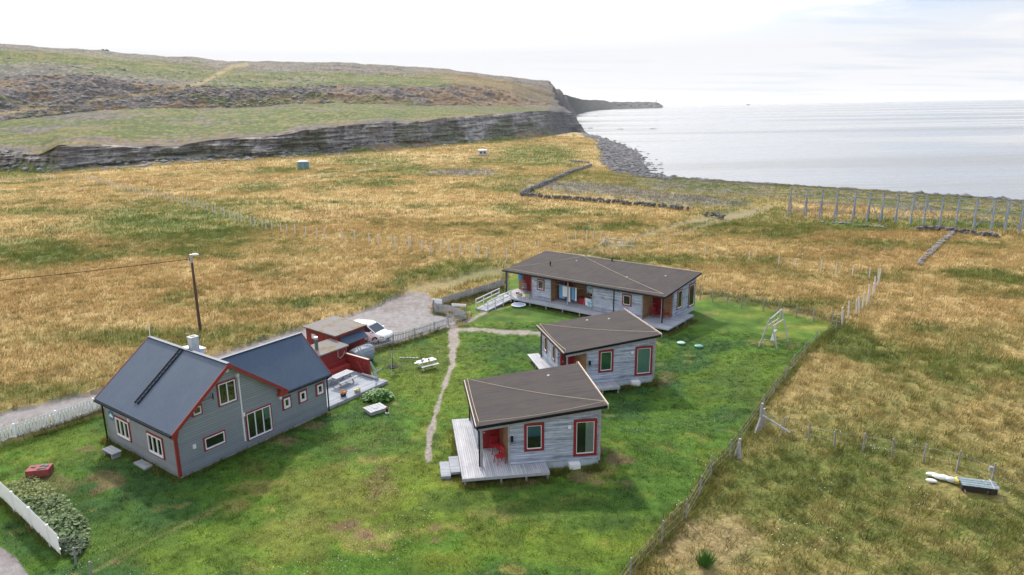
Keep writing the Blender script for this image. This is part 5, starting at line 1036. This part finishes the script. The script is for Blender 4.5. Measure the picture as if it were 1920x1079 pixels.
# ================================================================== dry stone walls
def stone_wall(label, pix, h, w, m='rockdark', step=.5, gap=0.1):
    h *= .75; w *= .6
    P = [GT(*p) for p in pix]; o0 = P[0]; mb = MB()
    for p, a in walk(P, step):
        if random.random() < gap: continue
        z = float(ground_z(p.x, p.y)[0])
        for k in range(2 if h > .6 else 1):
            mb.blob((p.x-o0.x+random.uniform(-w/2, w/2), p.y-o0.y+random.uniform(-w/2, w/2), z-o0.z+h*(.25+.5*k)*random.uniform(.8, 1.1)), random.uniform(.22, .5), random.uniform(.22, .5), h*random.uniform(.3, .5), .28)
    o = mb.build('stone_wall', M[m]); o.location = o0; return tag(o, label, 'stone wall')
stone_wall('tumbled dry stone wall slanting up from its corner toward the beach', [(978, 366), (1010, 352), (1040, 338), (1070, 325), (1108, 312)], 1.3, .9, 'rock', gap=.08)
stone_wall('dry stone wall running right from the same corner across the field', [(978, 367), (1060, 374), (1120, 379), (1170, 384), (1230, 389), (1290, 396)], 1.1, .9, 'rockdark', gap=.06)
stone_wall('short heap of wall stones beside the track', [(1325, 403), (1345, 407), (1358, 411)], .9, .8, 'rockdark')
stone_wall('ruined dry stone wall in front of the drying rack, at its right', [(1722, 433), (1755, 432), (1787, 436), (1830, 441), (1872, 446)], .9, .8, 'rockdark', gap=.05)
stone_wall('low broken stone wall coming down from the ruined wall into the field', [(1787, 437), (1765, 455), (1745, 475), (1722, 497)], .7, .6, 'rock', gap=.12)
stone_wall('sparse line of stones below the middle of the drying rack', [(1545, 418), (1600, 421), (1640, 426), (1665, 430)], .6, .8, 'rock', gap=.3)
stone_wall('low mound of stones in the meadow left of the beach', [(1068, 303), (1090, 305), (1105, 307)], .9, 1.2, 'rock')
# broken gate
BG = thing('broken_gate', 'collapsed pale wooden gate frame beside the track in the field', 'gate', GT(1152, 462), 0)
each(MB().bar((-1.3, 0, .9), (.6, -.9, .1), .14).bar((-1.3, .2, 1.1), (1.5, .6, .7), .12).bar((-2.3, -.2, .2), (-1.3, .2, 1.0), .12).bar((-1.2, .3, 0), (-1.3, .2, 1.5), .12).bar((.4, -.9, .1), (2.8, -.5, .15), .14).bar((1.4, .6, 0), (1.5, .6, .9), .12).bar((2.6, .5, 0), (2.7, .6, .8), .12), 'beam', M['lightgreywood'], BG)
# far huts
HU = thing('teal_hut', 'small teal tank-like hut with a pale roof below the rock face', 'hut', GT(569, 317), 10)
MB().cyl((0, 0, 0), (0, 0, 2.5), 2.0, 2.0, 14).build('wall', plain('teal_paint', (.14, .27, .27), .6, .2), HU); MB().cyl((0, 0, 2.503), (0, 0, 3.0), 2.15, .9, 14).build('roof', M['concrete'], HU); MB().box(-.4, -2.08, 0, .4, -1.93, 1.9).build('door', M['tarp'], HU)
HU = thing('grey_hut', 'tiny grey hut with two dark openings near the end of the scarp', 'hut', GT(905, 292), 4)
MB().box(-1.7, -1.2, 0, 1.7, 1.2, 2.1).build('wall', M['concrete'], HU); MB().prism([(-1.9, -1.4, 2.1), (1.9, -1.4, 2.1), (1.9, 1.4, 2.45), (-1.9, 1.4, 2.45)], (0, 0, .15)).build('roof', M['tarp'], HU); each(MB().box(-1.2, -1.24, .9, -.4, -1.203, 1.7).box(.4, -1.24, .9, 1.2, -1.203, 1.7), 'window', M['dark'], HU)
t = thing('marker_post', 'short pale marker post standing alone in the far field', 'post', GT(703, 318)); MB().cyl((0, 0, 0), (0, 0, 1.6), .25, .2, 8).build('post', M['concrete'], t); MB().cyl((0, 0, 1.603), (0, 0, 1.8), .3, .1, 8).build('cap', M['white'], t)
# rocks in the sea, ship, headlands with lighthouse
for i, (px, py, s, lb) in enumerate(((1107, 241, 2.2, 'largest dark rock awash off the point'), (1097, 241.5, 1.3, 'small dark rock nearest the point'), (1163, 242.5, 2.6, 'low flat rock further out in the bay'), (1224, 242, 2.4, 'outermost flat rock in the bay'), (1118, 219.5, 3.0, 'thin rock far out beyond the point'))):
    p = G(px, py, SEA); o = MB().blob((0, 0, 0), s*1.6, s*.8, s*(.32 if i < 2 else .16), .25, 2, seed=i).build('sea_rock', M['rockdark']); o.location = p; tag(o, lb, 'rock', 'rocks in the bay')
sp = G(1403, 197.4, SEA); sd_ = math.hypot(sp.x, sp.y); SH = thing('distant_boat', 'tiny boat far out on the bright sea near the horizon', 'boat', sp, 20); k = sd_/5200*1.0
MB().prism([(-14*k, -3*k, 0), (12*k, -3*k, 0), (16*k, 0, 0), (12*k, 3*k, 0), (-14*k, 3*k, 0)], (0, 0, 4.5*k)).build('hull', plain('dark_hull', (.04, .05, .07), .5, .1), SH); MB().box(-9*k, -2.5*k, 4.52*k, -1*k, 2.5*k, 9*k).build('wheelhouse', M['white'], SH); MB().cyl((2*k, 0, 4.5*k), (2*k, 0, 13*k), .4*k, n=5).build('mast', M['black'], SH)
def headland(name, prof, back, depth, m, seed):
    """a far headland: prof = (px, top py, foot py) along it at distances 'back'; real height and depth"""
    nx = 90; xs_ = np.linspace(prof[0][0], prof[-1][0], nx); tp_ = np.interp(xs_, [p[0] for p in prof], [p[1] for p in prof]); dd = np.interp(xs_, [p[0] for p in prof], [p[2] for p in prof])
    tp_ = tp_+(fbm(xs_, xs_*0, 9, 3, seed)-.5)*2.4*np.clip((xs_[-1]-xs_)/6, 0, 1); rowsX, rowsY, rowsZ = [], [], []; NZ = 22
    r = ray(xs_, tp_); h = np.hypot(r[:, 0], r[:, 1]); ux, uy = r[:, 0]/h, r[:, 1]/h; zt = CAM_H+r[:, 2]*dd/h
    for k in range(NZ):
        t = k/(NZ-1); z = SEA-3+(zt-SEA+3)*t; q = dd*(1+.035*t)+(fbm(xs_*3, xs_*0+t*40, 12, 3, seed+5)-.5)*dd*.03*(1-abs(2*t-1)); rowsX.append(ux*q); rowsY.append(uy*q); rowsZ.append(z)
    for t in (.3, 1): q = dd*1.035+depth*t; rowsX.append(ux*q); rowsY.append(uy*q); rowsZ.append(zt-2*t)
    q = dd*1.035+depth*1.02; rowsX.append(ux*q); rowsY.append(uy*q); rowsZ.append(zt*0+SEA-3)
    X_, Y_, Z_ = map(np.array, (rowsX, rowsY, rowsZ)); ii = np.arange(X_.size).reshape(X_.shape); ff = np.stack([ii[:-1, :-1], ii[:-1, 1:], ii[1:, 1:], ii[1:, :-1]], -1).reshape(-1, 4)
    c = lerp(np.array((.055, .06, .07)), np.array((.075, .08, .05)), fbm(X_*.02+Y_*.005, Z_*.12, 1, 4, seed+9)); o = grid_mesh(name, X_, Y_, Z_, c*(.7+.6*fbm(X_, Z_*3, 40, 3, seed+3))[..., None], ff, m); o['kind'] = 'structure'; return o
hm_ = ground_mat('headland_rock', .12, .03, .65, 1.3, 3)
headland('near_headland', [(1015, 172, 1350), (1046, 175, 1350), (1062, 178, 1500), (1078, 183, 1800), (1090, 186, 2300), (1105, 187.5, 3000), (1130, 188.5, 3700), (1145, 192, 4100)], 0, 300, hm_, 300)
headland('far_headland', [(1060, 186, 3900), (1100, 187, 3900), (1135, 189, 4100), (1140, 191, 4200), (1180, 191.5, 4500), (1228, 191, 4800), (1236, 193.5, 4850), (1243, 198.6, 4870)], 0, 700, hm_, 340)
r = ray(1231, 191.2); h = math.hypot(r[0], r[1]); LHs = thing('lighthouse', 'tiny lighthouse on the tip of the far headland', 'lighthouse', (r[0]*4850/h, r[1]*4850/h, CAM_H+r[2]*4850/h-3))
MB().cyl((0, 0, 0), (0, 0, 14), 3.2, 2.2, 10).build('tower', M['concrete'], LHs); MB().cyl((0, 0, 14.02), (0, 0, 18), 2.6, 1.6, 10).build('lantern', M['reddoor'], LHs); MB().box(-12, -4, 0, -5, 4, 5).build('keeper_house', M['concrete'], LHs)
r = ray(197, 96.0); h = math.hypot(r[0], r[1]); dd_ = 970; mb = MB()
for k in range(12): mb.blob((random.uniform(-5, 5), random.uniform(-2, 2), random.uniform(0, 1.5)), random.uniform(1.2, 2.6), 1.4, random.uniform(.8, 1.4), .25)
o = mb.build('cairn', M['rockdark']); o.location = (r[0]*dd_/h, r[1]*dd_/h, CAM_H+r[2]*dd_/h-.3); tag(o, 'low rock cairn on the skyline of the hill at the left', 'cairn')

# ================================================================== grass, as blades
def blade_mat(name, tr=.42):
    m = bpy.data.materials.new(name); m.use_nodes = True; n = m.node_tree; n.nodes.clear(); o = N(n, 'ShaderNodeOutputMaterial'); a = N(n, 'ShaderNodeAttribute', attribute_name='col')
    d = N(n, 'ShaderNodeBsdfDiffuse'); t = N(n, 'ShaderNodeBsdfTranslucent'); x = N(n, 'ShaderNodeMixShader'); x.inputs[0].default_value = tr
    L(n, a.outputs['Color'], d.inputs[0]); L(n, a.outputs['Color'], t.inputs[0]); L(n, d.outputs[0], x.inputs[1]); L(n, t.outputs[0], x.inputs[2]); L(n, x.outputs[0], o.inputs[0]); return m
BM_ = blade_mat('grass_blades')
def sample(dmin, dmax, n, a0=-44, a1=44):
    t = RNG.uniform(R(a0), R(a1), n); d = np.sqrt(RNG.uniform(dmin*dmin, dmax*dmax, n)); return d*np.sin(t), d*np.cos(t)
def blades(name, cx, cy, cz, cc0, per, spread, h, w, lean, label, base_mix=.4, base_col=(.085, .095, .03), tone=.25, clumpvar=.4, speck=1.0):
    cc = cc0.copy(); u_ = RNG.uniform(0, 1, len(cx)); sp = speck
    cc[u_ < .22*sp] = cc[u_ < .22*sp]*.35+np.array((.075, .10, .028))*.65; q_ = (u_ > 1-.2*sp); cc[q_] = cc[q_]*np.array((1.25, 1.18, 1.1)); q_ = (u_ > .3) & (u_ < .3+.12*sp); cc[q_] = cc[q_]*np.array((.62, .55, .5))
    cc = cc*RNG.uniform(1-.22*sp, 1+.22*sp, (len(cx), 1))
    n = len(cx)*per; x = np.repeat(cx, per); y = np.repeat(cy, per); z = np.repeat(cz, per); c = np.repeat(cc, per, 0); hs = np.repeat(RNG.uniform(1-clumpvar, 1+clumpvar, len(cx)), per)
    a = RNG.uniform(0, 2*math.pi, n); r = spread*np.sqrt(RNG.uniform(0, 1, n)); x = x+r*np.cos(a); y = y+r*np.sin(a); hh = h*hs*RNG.uniform(.55, 1.15, n)
    ln = lean*RNG.uniform(.3, 1.2, n)*hh; b = a+RNG.normal(0, .7, n); lx = np.cos(b)*ln*(.4+r/spread)+.22*hh; ly = np.sin(b)*ln*(.4+r/spread)-.12*hh
    q = RNG.uniform(0, math.pi, n); wx, wy = np.cos(q)*w/2, np.sin(q)*w/2
    V = np.empty((n, 3, 3), np.float32); V[:, 0] = np.stack([x-wx, y-wy, z-.03], -1); V[:, 1] = np.stack([x+wx, y+wy, z-.03], -1); V[:, 2] = np.stack([x+lx, y+ly, z+hh], -1)
    k = RNG.uniform(1-tone, 1+tone, (n, 1)); tip = c*k*1.08; bs = (c*(1-base_mix)+np.array(base_col)*base_mix)*k
    Cc = np.ones((n, 3, 4), np.float32); Cc[:, 0, :3] = bs; Cc[:, 1, :3] = bs; Cc[:, 2, :3] = tip
    me = bpy.data.meshes.new(name); me.vertices.add(n*3); me.vertices.foreach_set('co', V.ravel()); me.loops.add(n*3); me.loops.foreach_set('vertex_index', np.arange(n*3, dtype=np.int32))
    me.polygons.add(n); me.polygons.foreach_set('loop_start', np.arange(0, n*3, 3, dtype=np.int32)); me.polygons.foreach_set('loop_total', np.full(n, 3, np.int32)); me.update(calc_edges=True)
    at = me.attributes.new('col', 'FLOAT_COLOR', 'POINT'); at.data.foreach_set('color', np.clip(Cc, 0, 1).ravel()); me.materials.append(BM_)
    o = bpy.data.objects.new(name, me); COL.objects.link(o); o['kind'] = 'stuff'; o['label'] = label; o['category'] = 'grass'; return o
def at_points(x, y):
    z, sd = plain_z(x, y); px, py = proj(x, y, z); c, k, mw, lw = surface(x, y, px, py, np.zeros(x.shape), sd); return ground_z(x, y), c, mw, lw, px, py, k
KEEP = [GT(*p) for p in ((1833, 915), (1757, 897), (1152, 462))]
zones = [(22, 62, 26000, 9, .24, .38, .035), (62, 130, 60000, 8, .40, .44, .06), (130, 270, 60000, 6, .85, .52, .13), (270, 520, 62000, 5, 1.6, .6, .26)]
parts_ = []
for i, (d0_, d1_, nn, per, sp_, hh_, ww_) in enumerate(zones):
    x, y = sample(d0_, d1_, nn); z, c, mw, lw, px, py, k = at_points(x, y)
    ok = (mw > .6) & (RNG.uniform(0, 1, nn) < .35+1.1*fbm(x, y, 2.2+2*i, 3, 401))
    for kp in KEEP: ok &= np.hypot(x-kp.x, y-kp.y) > 1.5
    for e in FLATTAN: ok &= ~((ell(px, py, e, np.zeros(nn)) > .3) & (RNG.uniform(0, 1, nn) < .5))
    blades('meadow_grass', x[ok], y[ok], z[ok]-.05, c[ok], per, sp_, hh_, ww_, .55, ['long tan and olive grass of the nearest meadow', 'long straw coloured grass of the middle meadow', 'pale straw grass of the far meadow', 'pale straw grass at the foot of the hill'][i], speck=[.8, .45, .3, .2][i], base_mix=[.4, .32, .25, .15][i])
x, y = sample(120, 330, 60000, 4, 44); z, c, mw, lw, px, py, k = at_points(x, y); sdn = plain_z(x, y)[1]; ok = (sdn < 74) & (sdn > 12) & (mw < .6) & (k == 0) & (RNG.uniform(0, 1, len(x)) < .25+1.3*fbm(x, y, 5, 3, 411))
blades('foreshore_grass', x[ok], y[ok], z[ok], c[ok], 5, .5, .2, .10, .7, 'short green and olive grass of the foreshore', speck=.7, base_mix=.3)
x, y = sample(20, 64, 85000); z, c, mw, lw, px, py, k = at_points(x, y); ok = (lw > .75) & (k == 1)
dk_ = [(HP(u, v), r) for u, v, r in ((3.5, 4, 5.6), (9, 2.5, 3.2), (14, 3, 3.6), (19, 8, 3))]+[(LF(C1P, C1H, 3.2, 3), 4.6), (LF(C2P, C2H, 3.4, 3), 4.3)]
for cpt, rr in dk_: pass
def inside_frame(x, y, P0, deg, x0, y0, x1, y1): a = R(deg); dx_, dy_ = x-P0.x, y-P0.y; u = dx_*math.cos(a)+dy_*math.sin(a); v = -dx_*math.sin(a)+dy_*math.cos(a); return (u > x0) & (u < x1) & (v > y0) & (v < y1)
BLK = [(A0, HDG, -.05, -.05, 10.8, 8.3), (A0, HDG, 10.8, .2, 17.2, 7), (A0, HDG, 17, 4.2, 20.6, 10.3), (C1P, C1H, -1.3, -1.2, 0, 6.5), (C1P, C1H, 0, -.05, 6.9, 6.4), (C1P, C1H, 0, -1.2, 3.75, 0), (C2P, C2H, -1, -.1, 6.9, 7.2), (C2P, C2H, -1, -1.2, 3.75, 0), (LP, LH, -.3, -1.6, 19.5, 4.1), (LP, LH, 0, 0, 18.1, 7.4), (LP, LH, .2, -5.6, 1.8, 0)]
for b in BLK: ok &= ~inside_frame(x, y, *b)
blades('lawn_grass', x[ok], y[ok], z[ok], c[ok]*1.12, 9, .15, .065, .030, .9, 'short mown green grass of the lawn', base_mix=.35, base_col=(.02, .045, .008), tone=.42, speck=.6)
# taller tufts hugging walls, decks and fence feet
ex, ey = [], []
def along(P, n, jit):
    for _ in range(n):
        k = random.randrange(len(P)-1); f = random.random(); q = P[k]+(P[k+1]-P[k])*f; ex.append(q.x+random.gauss(0, jit)); ey.append(q.y+random.gauss(0, jit))
along([HP(0, 8.4), HP(-.25, 8.2), HP(-.25, -.2), HP(10.9, -.2)], 420, .12)
along([LF(C1P, C1H, -1.3, 6), LF(C1P, C1H, -1.3, -1.3), LF(C1P, C1H, 3.8, -1.3)], 240, .12); along([LF(C1P, C1H, 3.75, -.6), LF(C1P, C1H, 4.9, -.45)], 90, .2); along([LF(C1P, C1H, 5.8, -.45), LF(C1P, C1H, 6.9, -.35)], 80, .18); along([LF(C2P, C2H, 3.75, -.6), LF(C2P, C2H, 5.0, -.45)], 90, .2); along([LF(C2P, C2H, 5.9, -.45), LF(C2P, C2H, 6.9, -.35)], 80, .18); along([LF(C1P, C1H, 7.05, -.15), LF(C1P, C1H, 7.05, 5)], 100, .12)
along([LF(C2P, C2H, 7.05, -.15), LF(C2P, C2H, 7.05, 4)], 90, .12); along([LF(LP, LH, 1.8, -1.6), LF(LP, LH, 19.6, -1.6), LF(LP, LH, 19.6, 4)], 420, .15)
along([G(60, 820), G(100, 810), G(197, 777)], 90, .10); along([G(2, 937), G(50, 982), G(114, 1045)], 160, .12); along([G(692, 660), G(760, 642), G(838, 616)], 350, .22); along([G(812, 586), G(850, 573), G(900, 558), G(945, 543)], 300, .22); along([G(815, 588), G(843, 592), G(872, 604)], 120, .2)
along([G(*p) for p in ((1567, 618), (1508, 668), (1450, 740), (1368, 858), (1287, 975), (1180, 1085))], 1300, .25)
ex, ey = np.array(ex), np.array(ey); cz_ = ground_z(ex, ey); n_ = len(ex); tt = RNG.uniform(0, 1, (n_, 1))
blades('edge_grass', ex, ey, cz_, np.array((.10, .15, .03))*(1-tt)+np.array((.24, .22, .07))*tt, 9, .16, .24, .03, .6, 'taller unmown grass along walls, decks and fences')
# white flower heads in the rough and clover in the lawn
def specks(name, x, y, z, size, m, label):
    n = len(x); a = RNG.uniform(0, 6.28, n); s = size*RNG.uniform(.6, 1.4, n); V = np.empty((n, 4, 3), np.float32)
    for k in range(4): V[:, k] = np.stack([x+s*np.cos(a+k*math.pi/2), y+s*np.sin(a+k*math.pi/2), z+s*.5*RNG.uniform(-1, 1, n)], -1)
    me = bpy.data.meshes.new(name); me.from_pydata(V.reshape(-1, 3).tolist(), [], [(4*i, 4*i+1, 4*i+2, 4*i+3) for i in range(n)]); me.materials.append(m); o = bpy.data.objects.new(name, me); COL.objects.link(o); o['kind'] = 'stuff'; o['label'] = label; o['category'] = 'flowers'
x, y = sample(22, 62, 5000, -5, 44); z, c, mw, lw, px, py, k = at_points(x, y); cl_ = fbm(x, y, 2.2, 3, 501)
ok = (mw > .6) & (cl_ > .645) & (py > 820); specks('meadow_flowers', x[ok], y[ok], z[ok]+.33, .02, M['white'], 'scattered small white flowers in the rough grass')
x, y = sample(24, 60, 30000); z, c, mw, lw, px, py, k = at_points(x, y); cl_ = fbm(x, y, 1.2, 3, 502)*.5+fbm(x, y, 6, 2, 503)*.5; ok = (lw > .8) & (k == 1) & (cl_ > .60); specks('clover', x[ok], y[ok], z[ok]+.05, .016, plain('clover_white', (.55, .58, .48), .8), 'patches of pale clover in the lawn')
# scree blocks below and on the rock face, stones on the beach
def rocks(name, pts, smin, smax, m, label):
    mb = MB(); proto = [MB().blob((0, 0, 0), 1, 1, .6, .25, 1, seed=k) for k in range(6)]
    for x, y, z in pts:
        p = random.choice(proto); s = random.uniform(smin, smax)*random.choice((.6, .8, 1, 1.3)); a = random.uniform(0, 6.28); ca, sa = math.cos(a), math.sin(a); sx = random.uniform(.8, 1.7)
        mb.add([(x+s*(vx*sx*ca-vy*sa), y+s*(vx*sx*sa+vy*ca), z+s*vz) for vx, vy, vz in p.v], p.f)
    o = mb.build(name, m); o['kind'] = 'stuff'; o['label'] = label; o['category'] = 'rocks'; return o
flat = []
segr = np.nonzero((SEG[:, 0] >= 1) & (SEG[:, 0] < 2.15))[0]; 
cols = np.nonzero((th > R(-44)) & (th < R(9)))[0]
for _ in range(420):
    i = int(random.choice(segr[:40])); j = int(random.choice(cols)); flat.append((X[i, j], Y[i, j], Z[i, j]))
rocks('talus_blocks', flat, .5, 1.3, M['rock'], 'grey fallen blocks along the foot of the rock face')
flat = []; seg4 = np.nonzero((SEG[:, 0] >= 4) & (SEG[:, 0] < 5.3))[0]
for _ in range(900):
    i = int(random.choice(seg4)); j = int(random.choice(cols[:int(len(cols)*.62)])); flat.append((X[i, j], Y[i, j], Z[i, j]))
rocks('scree_blocks', flat, .7, 1.6, M['rock'], 'light grey boulders strewn over the scree slope')
bi, bj = np.nonzero((KIND == 4) & (Z > SEA-.3) & (np.abs(TH) < R(44))); flat = []
for q in np.random.default_rng(3).integers(0, len(bi), 2600): i, j = bi[q], bj[q]; flat.append((X[i, j], Y[i, j], Z[i, j]))
rocks('beach_boulders', flat, .35, .9, M['rockdark'], 'grey boulders of the stony beach')

# ================================================================== haze: one box of thin air round everything
me = bpy.data.meshes.new('haze'); bmn = bmesh.new(); bmesh.ops.create_cube(bmn, size=1); bmn.to_mesh(me); bmn.free()
hz_ = bpy.data.objects.new('haze', me); COL.objects.link(hz_); hz_.scale = (82000, 82000, 160); hz_.location = (0, 33000, 60); hz_['kind'] = 'stuff'; hz_['label'] = 'thin pale sea haze'; hz_['category'] = 'haze'
m = bpy.data.materials.new('haze'); m.use_nodes = True; n = m.node_tree; n.nodes.clear(); o = N(n, 'ShaderNodeOutputMaterial'); v = N(n, 'ShaderNodeVolumePrincipled'); v.inputs['Color'].default_value = (.93, .96, 1, 1); v.inputs['Density'].default_value = .000045; v.inputs['Anisotropy'].default_value = .3; L(n, v.outputs[0], o.inputs['Volume']); me.materials.append(m)
